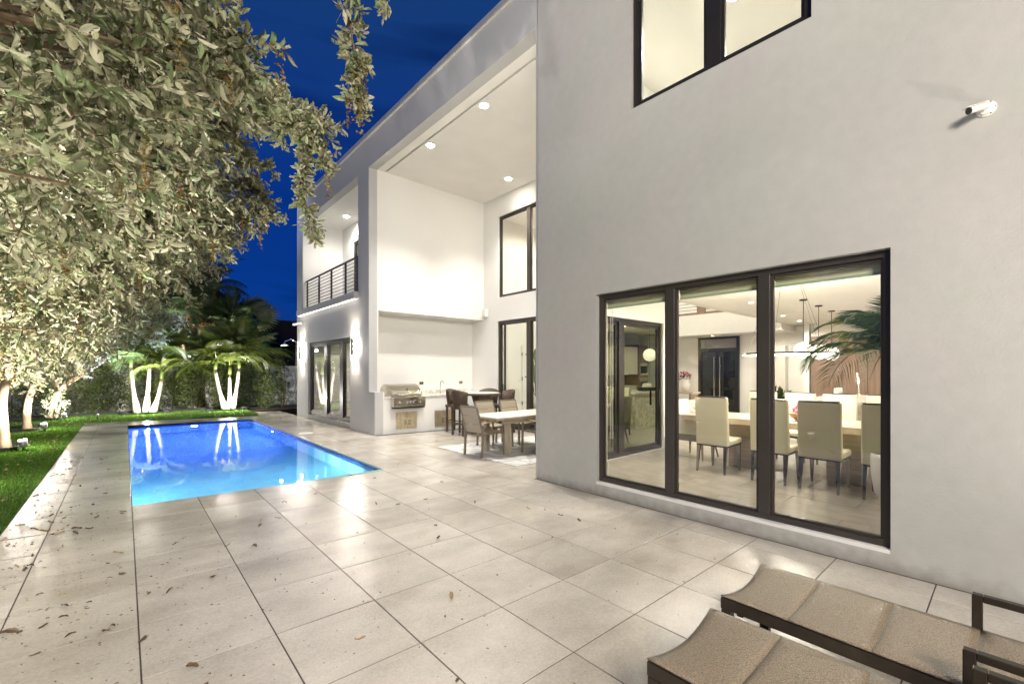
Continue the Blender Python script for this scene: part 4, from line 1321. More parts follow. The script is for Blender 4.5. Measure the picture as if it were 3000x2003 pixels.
# indoor palm in its tall white pot, banana plant seen through the patio doors
ip = palm((6.48, 0.86, Z0 + 0.55), (6.45, 0.86, 1.62), 0.03, 'feathery indoor palm in a tall white pot at the right window edge', 19, 'indoor', shaft=False, az0=0.4, pitch=(0.1, 1.35), name='indoor_palm', bark='twig')
ptp = thing('plant_pot', 'tall white plant pot at the right edge of the window', 'plant pot', (6.48, 0.86, Z0))
MB().lathe([(0.10, 0), (0.17, 0.12), (0.20, 0.35), (0.20, 0.5), (0.195, 0.55), (0.17, 0.55), (0.17, 0.5), (0.02, 0.49)], n=24).build('pot_body', M['pot'], ptp, smooth=True)
bp_ = thing('banana_plant', 'broad leaved green plant in a white pot behind the patio doors', 'plant', (9.0, 9.13, Z0))
MB().lathe([(0.16, 0), (0.2, 0.5), (0.2, 0.75), (0.17, 0.75), (0.02, 0.72)], n=20).build('pot', M['pot'], bp_, smooth=True)
for k, (a, z1, l_) in enumerate(((1.9, 1.75, .75), (3.6, 1.45, .7), (0.4, 1.3, .7), (5.2, 1.55, .65), (2.7, 1.2, .6), (4.4, 1.85, .8))):
    c, s_ = math.cos(a), math.sin(a)
    MB().tube([(0, 0, 0.7), (c * 0.06, s_ * 0.06, z1 - 0.35)], 0.012, 6).build('stem', M['banana'], bp_)
    vs_, fs = [], []
    for i in range(8):
        t = i / 7
        w_ = 0.17 * math.sin(math.pi * min(1, t * 0.92 + 0.05)) + 0.004
        px_ = 0.06 + 0.28 * t; pz_ = z1 - 0.35 + l_ * math.sin(t * 1.9) * .75
        vs_ += [(c * px_ - s_ * w_, s_ * px_ + c * w_, pz_ + 0.04), (c * px_, s_ * px_, pz_), (c * px_ + s_ * w_, s_ * px_ - c * w_, pz_ + 0.04)]
    for i in range(7):
        b_ = 3 * i
        fs += [(b_, b_ + 1, b_ + 4, b_ + 3), (b_ + 1, b_ + 2, b_ + 5, b_ + 4)]
    MB().add(vs_, fs).build('leaf', M['banana'], bp_, smooth=True, recalc=False)
# white inner door with hinges behind the patio doors
idr = thing('inner_door', 'white panelled inner door with three hinges behind the patio doors', 'door', (9.9, 11.2, Z0))
box_o('leaf', M['pot'], idr, -0.45, 0.45, 0.0, 0.05, 0, 2.25)
box_o('casing', M['pot'], idr, -0.55, -0.46, -0.02, 0.07, 0, 2.35)
box_o('casing', M['pot'], idr, 0.46, 0.55, -0.02, 0.07, 0, 2.35)
for z in (0.3, 1.15, 2.0):
    box_o('hinge', M['steel'], idr, 0.42, 0.48, -0.03, -0.001, z, z + 0.12)
# study desk and chair behind the wing sliding door
dk = thing('desk', 'pale desk in the study behind the sliding door', 'desk', (6.6, 12.7, 0.05))
box_o('top', M['table_wood'], dk, -0.4, 0.4, -0.7, 0.7, 0.7, 0.74)
for a in (-0.6, 0.6):
    box_o('leg', M['table_wood'], dk, -0.35, 0.35, a - .03, a + .03, 0, 0.7)
oc = thing('office_chair', 'dark office chair at the desk behind the sliding door', 'office chair', (5.8, 12.55, 0.05))
box_o('seat', M['fabric'], oc, -0.24, 0.24, -0.24, 0.24, 0.42, 0.5, bevel=0.03)
MB().prism([(-0.24, 0.5), (-0.28, 1.05), (-0.2, 1.05), (-0.16, 0.5)], -0.22, 0.22, 'y').build('backrest', M['black'], oc, bevel=0.03)
MB().tube([(0, 0, 0.08), (0, 0, 0.42)], 0.025, 8).build('column', M['chrome'], oc)
for k in range(5):
    a = k * 1.2566
    MB().tube([(0, 0, 0.09), (0.28 * math.cos(a), 0.28 * math.sin(a), 0.03)], [0.025, 0.015], 6).build('foot', M['black'], oc)

# ------------------------------------------------------------------ outdoor kitchen
ok = thing('outdoor_kitchen', 'white built in kitchen counter with steel doors in the patio niche', 'kitchen counter', (0, 0, 0))
MB().slab('y', 10.45, 10.56, 4.875, XB - 0.004, -0.5, 0.80, [(5.10, 5.99, 0.56, 1.0)]).build('counter_front', M['white'], ok)
box_o('counter_body', M['white'], ok, 4.875, 5.09, 10.56, 11.27, -0.5, 0.80)
box_o('counter_body', M['white'], ok, 6.0, XB - 0.004, 10.56, 11.27, -0.5, 0.80)
box_o('counter_body', M['white'], ok, 5.09, 6.0, 10.7, 11.27, -0.5, 0.56)
box_o('worktop', M['quartz'], ok, 6.0, XB - 0.004, 10.43, 11.275, 0.80, 0.84, bevel=0.004)
box_o('worktop', M['quartz'], ok, 4.876, 5.09, 10.43, 11.275, 0.80, 0.84, bevel=0.004)
box_o('upstand', M['quartz'], ok, 5.0, XB - 0.004, 11.26, 11.278, 0.84, 0.94)
box_o('end_panel', M['white'], ok, 4.63, 4.872, 10.345, 10.685, -0.5, 0.97)
for k, (xa, xb2, za, zb2) in enumerate(((5.24, 5.845, 0.0, 0.435), (6.39, 6.99, -0.03, 0.41))):
    fr_ = MB().slab('y', 10.438, 10.452, xa, xb2, za, zb2, [(xa + .025, xb2 - .025, za + .025, zb2 - .025)]).build('access_door', M['steel_warm'], ok)
    box_o('door_leaf', M['steel_warm'], fr_, xa + .027, xb2 - .027, 10.432, 10.452, za + .027, zb2 - .027, bevel=0.004)
    MB().tube([(xa + .075, 10.43, za + .15), (xa + .075, 10.405, za + .17), (xa + .075, 10.405, za + .24), (xa + .075, 10.43, za + .26)], 0.008, 6).build('handle', M['chrome'], fr_)
    for q in range(2):
        for r2 in range(4):
            box_o('vent_slot', M['black'], fr_, xa + .22 + q * 0.12, xa + .30 + q * 0.12, 10.429, 10.432, za + .10 + r2 * .035, za + .112 + r2 * .035)
gr = thing('grill', 'stainless steel built in gas grill with domed hood and five knobs', 'grill', (5.545, 10.42, 0.56))
prof = [(0.72, 0.30), (0.70, 0.45)] + [(0.40 + 0.30 * math.cos(t), 0.38 + 0.22 * math.sin(t)) for t in np.linspace(0.5, 2.4, 9)] + [(0.02, 0.42), (0.0, 0.30)]
MB().prism([(y_ - 0.0, z_) for y_, z_ in prof], -0.43, 0.43, 'x').build('hood', M['steel'], gr, smooth=False)
box_o('control_panel', M['steel'], gr, -0.455, 0.455, -0.16, 0.05, 0.02, 0.27, bevel=0.008)
box_o('firebox', M['steel'], gr, -0.44, 0.44, 0.05, 0.72, 0.02, 0.30)
box_o('drip_tray', M['black'], gr, -0.44, 0.44, -0.14, 0.0, -0.02, 0.018)
MB().tube([(-0.38, -0.03, 0.33), (-0.38, -0.09, 0.335), (0.38, -0.09, 0.335), (0.38, -0.03, 0.33)], 0.014, 8).build('hood_handle', M['chrome'], gr, smooth=True)
for xx in (-0.29, -0.09, 0.0, 0.09, 0.29):
    MB().lathe([(0.03, 0), (0.028, -0.03), (0.012, -0.034)], (xx, -0.16, 0.14), 14, 'y').build('knob', M['chrome'], gr, smooth=True)
MB().lathe([(0.03, 0), (0.03, -0.015), (0.001, -0.016)], (0.0, 0.03, 0.47), 14, 'y').build('thermometer', M['chrome'], gr)
fa = thing('sink_tap', 'slim arched steel tap on the outdoor counter', 'tap', (6.98, 11.1, 0.84))
MB().tube([(0, 0, 0), (0, 0, 0.30)] + [(0.06 - 0.06 * math.cos(t), 0, 0.30 + 0.06 * math.sin(t)) for t in np.linspace(0, math.pi, 9)] + [(0.12, 0, 0.26)], 0.011, 8).build('spout', M['chrome'], fa, smooth=True)
MB().lathe([(0.022, 0), (0.022, 0.06), (0.012, 0.07)], n=12).build('base', M['chrome'], fa)
MB().tube([(0.02, 0, 0.04), (0.07, 0, 0.07)], 0.007, 6).build('lever', M['chrome'], fa)
for xx, lab in ((6.45, 'steel outlet cover on the niche wall right of the grill'), (7.83, 'steel outlet cover on the niche wall right of the tap')):
    t_ = thing('power_outlet', lab, 'outlet', (xx, 11.28, 1.15), group='outlets over the outdoor counter')
    box_o('plate', M['steel'], t_, -0.065, 0.065, -0.02, 0.0, -0.04, 0.04, bevel=0.004)
    for a in (-0.03, 0.03):
        box_o('socket', M['black'], t_, a - .018, a + .018, -0.024, -0.02, -0.02, 0.02)
spk = thing('wall_speaker', 'small white outdoor speaker high beside the patio doors', 'speaker', (XB, 10.5, 3.25))
box_o('cabinet', M['cctv'], spk, -0.16, -0.03, -0.08, 0.08, -0.11, 0.11, bevel=0.01)
box_o('grille', M['pot'], spk, -0.165, -0.16, -0.065, 0.065, -0.095, 0.095)
box_o('bracket', M['cctv'], spk, -0.03, 0.0, -0.03, 0.03, -0.14, 0.09)

# ------------------------------------------------------------------ patio furniture
rug = MB()
tilt(rug, 4.88, 8.1, 5.43, 7.89, 0.001, 0.012)
props(rug.build('patio_rug', M['rug']), 'pale abstract rug under the patio dining table', 'rug')
FZ = gz(6.0) + 0.012
tb = thing('patio_table', 'white topped taupe outdoor dining table on the rug', 'table', (6.2, 6.58, FZ - 0.008))
box_o('tabletop', M['tabletop'], tb, -1.15, 1.15, -0.46, 0.46, 0.735, 0.755, bevel=0.004)
MB().slab('z', 0.70, 0.735, -1.15, 1.15, -0.46, 0.46, [(-1.1, 1.1, -0.41, 0.41)]).build('frame', M['taupe'], tb)
box_o('extension_rail', M['taupe'], tb, -0.95, 0.95, -0.40, -0.34, 0.62, 0.69)
box_o('extension_rail', M['taupe'], tb, -0.95, 0.95, 0.34, 0.40, 0.62, 0.69)
for a in (-1, 1):
    for b2 in (-1, 1):
        box_o('leg', M['taupe'], tb, a * 0.78 - 0.045, a * 0.78 + 0.045, b2 * 0.32 - 0.045, b2 * 0.32 + 0.045, 0, 0.70, bevel=0.004)


def patio_chair(label):
    """faces +x: sling back and seat, square tube frame, teak arm pads"""
    t_ = thing('patio_chair', label, 'patio chair', group='sling chairs round the patio table')
    w = 0.26
    for s_ in (-1, 1):
        MB().obox((-0.02, s_ * w, 0), (0.0, s_ * w, 0.46), 0.03, 0.04, (1, 0, 0)).build('leg', M['taupe_dk'], t_)
        MB().obox((0.0, s_ * w, 0.46), (-0.13, s_ * (w - 0.02), 0.93), 0.028, 0.03, (1, 0, 0)).build('back_post', M['taupe_dk'], t_)
        MB().obox((0.53, s_ * w, 0), (0.50, s_ * w, 0.64), 0.03, 0.035, (1, 0, 0)).build('leg', M['taupe_dk'], t_)
        MB().obox((0.0, s_ * (w - .005), 0.42), (0.52, s_ * (w - .005), 0.44), 0.028, 0.03).build('seat_rail', M['taupe_dk'], t_)
        MB().obox((-0.05, s_ * w, 0.63), (0.53, s_ * w, 0.66), 0.045, 0.02).build('arm_pad', M['teak'], t_, bevel=0.006)
    MB().obox((-0.13, -w + .02, 0.93), (-0.13, w - .02, 0.93), 0.028, 0.028).build('top_rail', M['taupe_dk'], t_)
    MB().obox((0.51, -w, 0.43), (0.51, w, 0.43), 0.028, 0.028).build('front_rail', M['taupe_dk'], t_)
    MB().obox((0.0, -w, 0.40), (0.0, w, 0.40), 0.028, 0.028).build('rear_rail', M['taupe_dk'], t_)
    zs = [(0.008, 0.44), (-0.035, 0.60), (-0.078, 0.755), (-0.125, 0.915)]
    for k in range(3):
        (xa, za), (xb_, zb_) = zs[k], zs[k + 1]
        mb = MB()
        g_ = 0.004
        mb.prism([(xa - .008, za + g_), (xb_ - .008, zb_ - g_), ((xa + xb_) / 2 + .006, (za + zb_) / 2), ], -w + .03, w - .03, 'y') if False else mb.prism([(xa - .006, za + g_), ((xa + xb_) / 2 - .014, (za + zb_) / 2), (xb_ - .006, zb_ - g_), (xb_ + .006, zb_ - g_), ((xa + xb_) / 2 + .012, (za + zb_) / 2), (xa + .006, za + g_)], -w + .028, w - .028, 'y')
        mb.build('back_panel', M['sling_lt'], t_)
    MB().prism([(0.01, 0.435), (0.25, 0.415), (0.50, 0.44), (0.50, 0.452), (0.25, 0.43), (0.01, 0.45)], -w + .028, w - .028, 'y').build('seat', M['sling_lt'], t_)
    return t_


p0 = patio_chair('')
place(p0, (4.90, 6.62, FZ + 0.01), 0.03, 'beige sling chair at the near end of the patio table, its back to the pool')
for (xx, yy, rz, lab) in ((5.93, 7.52, -math.pi / 2, 'left one of two beige sling chairs on the far side of the patio table'),
                          (6.62, 7.52, -math.pi / 2 + .04, 'right one of two beige sling chairs on the far side of the patio table'),
                          (6.12, 5.80, math.pi / 2 + 0.02, 'beige sling chair on the near side of the patio table, cut by the wall corner'),
                          (6.9, 5.80, math.pi / 2, 'beige sling chair on the near side hidden behind the front wall')):
    place(copy_tree(p0), (xx, yy, FZ + 0.005), rz, lab)

BZ = gz(7.0)
bt = thing('bar_table', 'round high wicker bar table by the patio doors', 'bar table', (7.0, 9.15, BZ))
MB().lathe([(0.001, 1.055), (0.50, 1.055), (0.52, 1.045), (0.52, 1.01), (0.48, 1.0), (0.001, 1.0)], n=32).build('tabletop', M['wicker'], bt)
MB().lathe([(0.001, 1.062), (0.48, 1.062), (0.48, 1.056)], n=32).build('glass_top', M['tabletop'], bt)
MB().lathe([(0.30, 0), (0.24, 0.2), (0.17, 0.7), (0.26, 1.0)], n=20).build('pedestal', M['wicker'], bt)


def bar_stool(label):
    """faces +x; curved wicker back"""
    t_ = thing('bar_stool', label, 'bar stool', group='wicker stools round the bar table')
    for a in (-1, 1):
        for b2 in (-1, 1):
            box_o('leg', M['wicker'], t_, a * 0.19 - 0.022, a * 0.19 + 0.022, b2 * 0.2 - 0.022, b2 * 0.2 + 0.022, 0, 0.68)
    for b2 in (-1, 1):
        box_o('stretcher', M['wicker'], t_, -0.17, 0.17, b2 * 0.2 - .012, b2 * 0.2 + .012, 0.24, 0.265)
    for a in (-1, 1):
        box_o('stretcher', M['wicker'], t_, a * 0.19 - .012, a * 0.19 + .012, -0.18, 0.18, 0.28, 0.305)
    box_o('seat', M['wicker'], t_, -0.23, 0.24, -0.24, 0.24, 0.66, 0.73, bevel=0.02)
    vs_, fs = [], []
    K_ = 14
    for i in range(K_ + 1):
        t = -1.25 + 2.5 * i / K_
        c, s_ = math.cos(t), math.sin(t)
        for (rad, z) in ((0.235, 0.66), (0.27, 0.9), (0.29, 1.05 + 0.09 * math.cos(t)), (0.265, 1.055 + 0.09 * math.cos(t)), (0.24, 0.9), (0.205, 0.66)):
            vs_.append((-rad * c, rad * s_ * 1.0, z))
    for i in range(K_):
        for q in range(6):
            q2 = (q + 1) % 6
            fs.append((i * 6 + q, i * 6 + q2, (i + 1) * 6 + q2, (i + 1) * 6 + q))
    fs.append(tuple(range(6))); fs.append(tuple(K_ * 6 + q for q in range(6))[::-1])
    MB().add(vs_, fs).build('backrest', M['wicker'], t_, smooth=True)
    # vertical wicker ribs
    rb = MB()
    for i in range(19):
        t = -1.2 + 2.4 * i / 18
        c, s_ = math.cos(t), math.sin(t)
        rb.tube([(-0.24 * c, 0.24 * s_, 0.67), (-0.275 * c, 0.275 * s_, 0.9), (-0.294 * c, 0.294 * s_, 1.04 + 0.09 * math.cos(t))], 0.0075, 5)
    rb.build('wicker_ribs', M['wicker'], t_)
    return t_


b0 = bar_stool('')
place(b0, (6.42, 9.12, gz(6.42)), 0.1, 'wicker bar stool left of the bar table, nearest the steel counter doors')
for (xx, yy, rz, lab) in ((7.62, 8.95, math.pi - 0.2, 'wicker bar stool right of the bar table, in front of the patio door'),
                          (6.72, 9.85, -1.1, 'wicker bar stool behind the bar table on its left, mostly hidden'),
                          (7.72, 9.75, -2.4, 'wicker bar stool behind the bar table on its right, mostly hidden')):
    place(copy_tree(b0), (xx, yy, gz(xx)), rz, lab)

# ------------------------------------------------------------------ sun loungers
def lounger(label):
    """foot end at +y; local x 0..w; sling in segments, flat bar frame, arm loops"""
    t_ = thing('sun_lounger', label, 'sun lounger', group='sling loungers beside the house')
    w, zr = 0.565, 0.40
    fr_ = MB()
    for x0 in (0.0, w - 0.022):
        fr_.box(x0, x0 + 0.022, -1.95, 0.0, zr - 0.055, zr)
    fr_.box(0.022, w - 0.022, -0.10, -0.07, zr - 0.075, zr - 0.055)
    fr_.box(0.022, w - 0.022, -1.0, -0.975, zr - 0.055, zr - 0.03)
    fr_.build('side_rail', M['lounge_metal'], t_, bevel=0.003)
    for x0 in (0.0, w - 0.045):
        box_o('leg', M['lounge_metal'], t_, x0, x0 + 0.045, -0.05, -0.003, 0, zr - 0.056, bevel=0.003)
        box_o('leg', M['lounge_metal'], t_, x0, x0 + 0.045, -1.5, -1.455, 0, zr - 0.056, bevel=0.003)
    box_o('foot_bar', M['lounge_metal'], t_, 0.045, w - 0.045, -0.04, -0.012, 0.03, 0.06)
    # arm loop: post up from the rail, flat arm running back
    for x0 in (-0.03, w - 0.005):
        a = MB()
        a.box(x0, x0 + 0.035, -0.90, -0.865, zr - 0.05, zr + 0.16)
        a.box(x0, x0 + 0.035, -1.40, -0.90, zr + 0.13, zr + 0.16)
        a.box(x0, x0 + 0.035, -1.40, -1.365, zr - 0.05, zr + 0.13)
        a.build('armrest', M['lounge_metal'], t_, bevel=0.004)
    ys = [0.0, -0.302, -0.604, -0.892, -1.2]
    for k in range(4):
        vs_, fs = [], []
        NX, NY = 12, 8
        for j in range(NY + 1):
            for i in range(NX + 1):
                u, v_ = i / NX, j / NY
                xx = 0.004 + u * (w - 0.008)
                sag = -0.05 * math.sin(math.pi * u) ** 0.9 * (0.2 if k else (0.2 + 0.7 * (1 - v_) ** 2))
                pil = 0.009 * (math.sin(math.pi * v_) ** 0.5) * math.sin(math.pi * min(1, max(0, u))) ** 0.4
                cut = -0.012 * math.sin(math.pi * u) * (1 - v_) if k == 0 else 0
                vs_.append((xx, ys[k] + (ys[k + 1] - ys[k]) * v_ + cut, zr + 0.006 + sag + pil))
        for j in range(NY):
            for i in range(NX):
                a_ = j * (NX + 1) + i
                fs.append((a_, a_ + 1, a_ + NX + 2, a_ + NX + 1))
        o = MB().add(vs_, fs).build('sling_panel', M['sling_br'], t_, smooth=True, recalc=False)
        sm = o.modifiers.new('thick', 'SOLIDIFY'); sm.thickness = 0.006
    bk = []
    return t_


l0 = lounger('')
place(l0, (2.283, 0.975, gz(2.5) + 0.002), 0, 'brown sling sun lounger nearest the house wall')
place(copy_tree(l0), (1.543, 0.945, gz(1.8) + 0.002), 0, 'brown sling sun lounger farther from the house, cut by the photo bottom')

# ------------------------------------------------------------------ things on the walls outside
cc = thing('security_camera', 'white bullet security camera on the bright front wall', 'security camera', (XF, 0.105, 3.36))
MB().lathe([(0.075, 0), (0.075, -0.014), (0.062, -0.02), (0.056, -0.034), (0.03, -0.04)], n=24, axis='x').build('mount', M['cctv'], cc, smooth=False)
for a in range(6):
    MB().lathe([(0.006, -0.021), (0.001, -0.024)], (0, 0.066 * math.cos(a * 1.047), 0.066 * math.sin(a * 1.047)), 8, 'x').build('screw', M['black'], cc)
MB().tube([(-0.035, 0, 0), (-0.06, 0.0, 0.01), (-0.075, 0.025, 0.005)], 0.016, 10).build('joint', M['cctv'], cc, smooth=True)
cd = Vector((-0.62, 0.74, -0.26)).normalized()
c_0 = Vector((-0.07, 0.0, 0.01)); c_1 = c_0 + cd * 0.15
MB().tube([c_0, c_1], 0.032, 14).build('body', M['cctv'], cc, smooth=False)
MB().tube([c_1, c_1 + cd * 0.012], 0.033, 14).build('lens_hood', M['black'], cc)
MB().obox(c_0 + Vector((0, 0, 0.034)), c_1 + cd * 0.045 + Vector((0, 0, 0.034)), 0.06, 0.006).build('sun_shield', M['cctv'], cc)
cc.scale = (0.7, 0.7, 0.7)
c2_ = thing('security_camera', 'small white security camera below the balcony at the house end', 'security camera', (XW, 16.36, 3.17))
MB().lathe([(0.05, 0), (0.05, -0.03)], n=14, axis='x').build('mount', M['cctv'], c2_)
MB().tube([(-0.03, 0, 0), (-0.08, 0.02, -0.02), (-0.24, 0.1, -0.06)], [0.02, 0.035, 0.035], 10).build('body', M['cctv'], c2_)
MB().tube([(-0.24, 0.1, -0.06), (-0.255, 0.107, -0.064)], 0.035, 10).build('lens_hood', M['black'], c2_)
sh = thing('outdoor_shower', 'chrome outdoor shower with round head and pipes on the house end', 'shower', (4.55, 16.86, 0))
MB().tube([(0.05, 0.02, 2.55), (-0.12, 0.1, 2.62), (-0.28, 0.15, 2.56), (-0.30, 0.16, 2.46)], 0.014, 8).build('arm', M['chrome'], sh, smooth=True)
MB().lathe([(0.03, 2.47), (0.12, 2.41), (0.12, 2.39), (0.001, 2.385)], (-0.30, 0.16, 0), 18).build('shower_head', M['cctv'], sh, smooth=True)
MB().tube([(0.05, 0.03, 2.55), (0.05, 0.03, 0.9)], 0.012, 8).build('riser_pipe', M['chrome'], sh)
MB().tube([(0.02, 0.03, 1.1), (-0.08, 0.08, 1.42), (-0.2, 0.11, 1.45)], 0.012, 8).build('spout', M['chrome'], sh)
MB().tube([(0.04, 0.06, 1.1), (0.0, 0.09, 0.6), (0.02, 0.08, 0.35), (0.05, 0.06, 0.9)], 0.008, 6).build('hose', M['chrome'], sh)
lamp('POINT', PW['shower'], (4.15, 17.0, 2.25), (0.95, 0.98, 1.0), sh, size=0.05)
dr = thing('deck_drain', 'round pale drain cover in the paving beside the pool', 'drain', (3.42, 11.7, gz(3.42)))
MB().lathe([(0.17, 0.0005), (0.17, 0.004), (0.15, 0.007), (0.001, 0.007)], n=28).build('cover', M['pot'], dr)

# ------------------------------------------------------------------ trees
def crown_leaves(twigs, size, rs, per=14, droop=0.15):
    """twigs: list of (start, end); leaves set along them in a spiral"""
    S = np.array([t[0] for t in twigs]); E_ = np.array([t[1] for t in twigs])
    n = len(S)
    tt = np.linspace(0.12, 1.0, per)[None, :, None]
    pos = S[:, None] * (1 - tt) + E_[:, None] * tt
    d = (E_ - S); d /= np.maximum(1e-9, np.linalg.norm(d, axis=1, keepdims=True))
    d = np.repeat(d[:, None], per, 1)
    side = rs.normal(size=(n, per, 3))
    side -= d * (side * d).sum(2, keepdims=True)
    side /= np.linalg.norm(side, axis=2, keepdims=True)
    g_ = d * rs.uniform(.3, .9, (n, per, 1)) + side
    g_[..., 2] -= droop
    sz = size * rs.uniform(.6, 1.15, (n, per))
    return pos.reshape(-1, 3), g_.reshape(-1, 3), sz.reshape(-1)


def twigs_mesh(twigs, r=0.004):
    S = np.array([t[0] for t in twigs]); E_ = np.array([t[1] for t in twigs])
    n = len(S)
    d = E_ - S; d /= np.maximum(1e-9, np.linalg.norm(d, axis=1, keepdims=True))
    a = np.cross(d, np.array([0.3, 0.2, 0.93])); a /= np.maximum(1e-9, np.linalg.norm(a, axis=1, keepdims=True)); b = np.cross(d, a)
    ring = [(math.cos(k * 2.0944), math.sin(k * 2.0944)) for k in range(3)]
    V_ = np.concatenate([np.stack([S + (a * c + b * s_) * r for c, s_ in ring], 1), np.stack([E_ + (a * c + b * s_) * r * .4 for c, s_ in ring], 1)], 1)
    f = np.array([(0, 1, 4), (0, 4, 3), (1, 2, 5), (1, 5, 4), (2, 0, 3), (2, 3, 5)])
    F_ = (f[None] + (np.arange(n) * 6)[:, None, None]).reshape(-1, 3)
    return V_.reshape(-1, 3), F_


def garden_tree(base, label, blobs, ntwig, size, seed, limbs=(), sprays=(), trunk_h=1.15, rt=0.085, lean=(0.05, 0.05), n_obj=0, per=14, twl=(0.25, 0.5), name='silver_tree', group='silver leaved trees along the lawn', mat='silver', seeds=0, near=None):
    rs = np.random.default_rng(seed)
    t_ = thing(name, label, 'tree', base, group=group)
    b = np.array(base)
    top = np.array([lean[0], lean[1], trunk_h])
    pts = [(lean[0] * s_ + 0.03 * math.sin(5 * s_ + seed), lean[1] * s_ + .03 * math.cos(4 * s_), trunk_h * s_) for s_ in np.linspace(0, 1, 7)]
    MB().tube(pts, [rt * (1.35 - 0.9 * min(1, s_ * 3)) if s_ < .2 else rt * (1.0 - 0.25 * s_) for s_ in np.linspace(0, 1, 7)], 12).build('trunk', M['bark'], t_, smooth=True)
    start = np.array(pts[-1])
    br = MB()
    ends = []
    for (c, r_, wgt) in blobs:
        c = np.array(c) - b; r_ = np.array(r_)
        k = max(2, int(3 * wgt))
        for i in range(k):
            p = rs.normal(size=3); p /= np.linalg.norm(p)
            ends.append(c + p * r_ * 0.55)
    for l_ in limbs:
        ends.append(np.array(l_) - b)
    for e_ in ends:
        m1 = start * 0.6 + e_ * 0.4 + rs.normal(size=3) * 0.12 + np.array([0, 0, 0.15])
        br.tube([start - np.array([0, 0, 0.04]), start * .85 + m1 * .15 + rs.normal(size=3) * .02, m1, e_], [rt * .5, rt * .42, rt * 0.25, 0.008], 7)
    br.build('branches', M['bark'], t_, smooth=True)
    twigs = []
    wsum = sum(w for _, _, w in blobs)
    for (c, r_, wgt) in blobs:
        c = np.array(c) - b; r_ = np.array(r_)
        n = int(ntwig * wgt / wsum)
        p = rs.normal(size=(n, 3)); p /= np.linalg.norm(p, axis=1, keepdims=True)
        rad = rs.random((n, 1)) ** 0.42
        s0 = c + p * r_ * rad
        d = p * 0.9 + rs.normal(size=(n, 3)) * 0.55; d[:, 2] -= 0.15
        d /= np.linalg.norm(d, axis=1, keepdims=True)
        e0 = s0 + d * rs.uniform(*twl, (n, 1))
        twigs += list(zip(s0, e0))
    # explicit sprays: polyline branch with short leafy side twigs
    for (poly, nn, l_) in sprays:
        P_ = [np.array(q) - b for q in poly]
        br2 = MB().tube(P_, [0.012 - 0.009 * i / (len(P_) - 1) for i in range(len(P_))], 5)
        br2.build('branch', M['twig'], t_, smooth=True)
        seg = np.linspace(0, len(P_) - 1.001, nn)
        for q in seg:
            i = int(q); fr = q - i
            s0 = P_[i] * (1 - fr) + P_[i + 1] * fr
            ax = P_[i + 1] - P_[i]; ax = ax / np.linalg.norm(ax)
            d = rs.normal(size=3); d -= ax * d.dot(ax); d /= np.linalg.norm(d)
            d = d * 0.8 + ax * 0.6; d[2] -= 0.1
            twigs.append((s0, s0 + d * l_ * rs.uniform(.5, 1.1)))
    pos, g_, sz = crown_leaves(twigs, size, rs, per)
    sel = np.zeros(len(pos), bool)
    if n_obj:
        cam_p = np.array([0, 0, 1.514]) - b
        rel = pos - cam_p
        fw = rel @ np.array([math.sin(YAW), math.cos(YAW), 0]); rt_ = rel @ np.array([math.cos(YAW), -math.sin(YAW), 0]); up = rel[:, 2]
        u = 1500 + 1285 * rt_ / np.maximum(fw, .01); v_ = 1085 - 1285 * up / np.maximum(fw, .01)
        vis = (fw > 0.3) & (u > 0) & (u < 3000) & (v_ > 0) & (v_ < 2003)
        key = np.where(vis, fw / sz, 1e9)
        ids = np.argsort(key)[:n_obj]
        sel[ids] = True
        me = bpy.data.meshes.new('leaf')
        me.from_pydata([tuple(q) for q in LVF * np.array([1, 1, 2.2])], [], [tuple(int(z) for z in q) for q in LFF])
        me.polygons.foreach_set('use_smooth', [True] * len(me.polygons))
        me.materials.append(M[mat])
        for i in ids:
            o = bpy.data.objects.new('leaf', me); COL.objects.link(o); o.parent = t_
            d = Vector(g_[i]).normalized(); a = Vector(rs.normal(size=3)); a = (a - d * a.dot(d)).normalized(); bb = a.cross(d)
            o.matrix_local = Matrix.Translation(Vector(pos[i])) @ Matrix((d, bb, a)).transposed().to_4x4() @ Matrix.Diagonal((sz[i], sz[i] * rs.uniform(.65, 1.1), sz[i], 1))
    v, f = leaves_np(pos[~sel], g_[~sel], sz[~sel], rs)
    props(np_mesh('foliage', v, f, M[mat], t_), kind='stuff')
    v, f = twigs_mesh(twigs)
    props(np_mesh('twigs', v, f, M['twig'], t_), kind='stuff')
    if seeds:
        ids = rs.choice(len(twigs), seeds)
        sp, sd_ = [], []
        for i in ids:
            s0, e0 = twigs[i]
            q = s0 + (e0 - s0) * rs.uniform(.3, 1)
            for k in range(40):
                sp.append(q + np.array([0, 0, -0.006 * k]) + rs.normal(size=3) * .009); sd_.append(rs.normal(size=3))
        sp = np.array(sp); sd_ = np.array(sd_)
        v, f = leaves_np(sp, sd_, np.full(len(sp), .02), rs, width=2.4)
        props(np_mesh('seed_clusters', v, f, M['seed'], t_), kind='stuff')
    return t_


FWD = Vector((math.sin(YAW), math.cos(YAW), 0)); RGT = Vector((math.cos(YAW), -math.sin(YAW), 0))


def at(u, v, t):
    """point of the garden seen at (u, v) of the 1024 wide picture, t metres ahead"""
    k = 1285 / 2.9297
    return tuple(Vector((0, 0, 1.514)) + t * (FWD + RGT * ((u - 512) / k) + Vector((0, 0, 1)) * ((370.3 - v) / k)))


def bl(u, v, t, r, w=1.0, sq=(1, 1, 0.85)):
    return (at(u, v, t), (r * sq[0], r * sq[1], r * sq[2]), w)


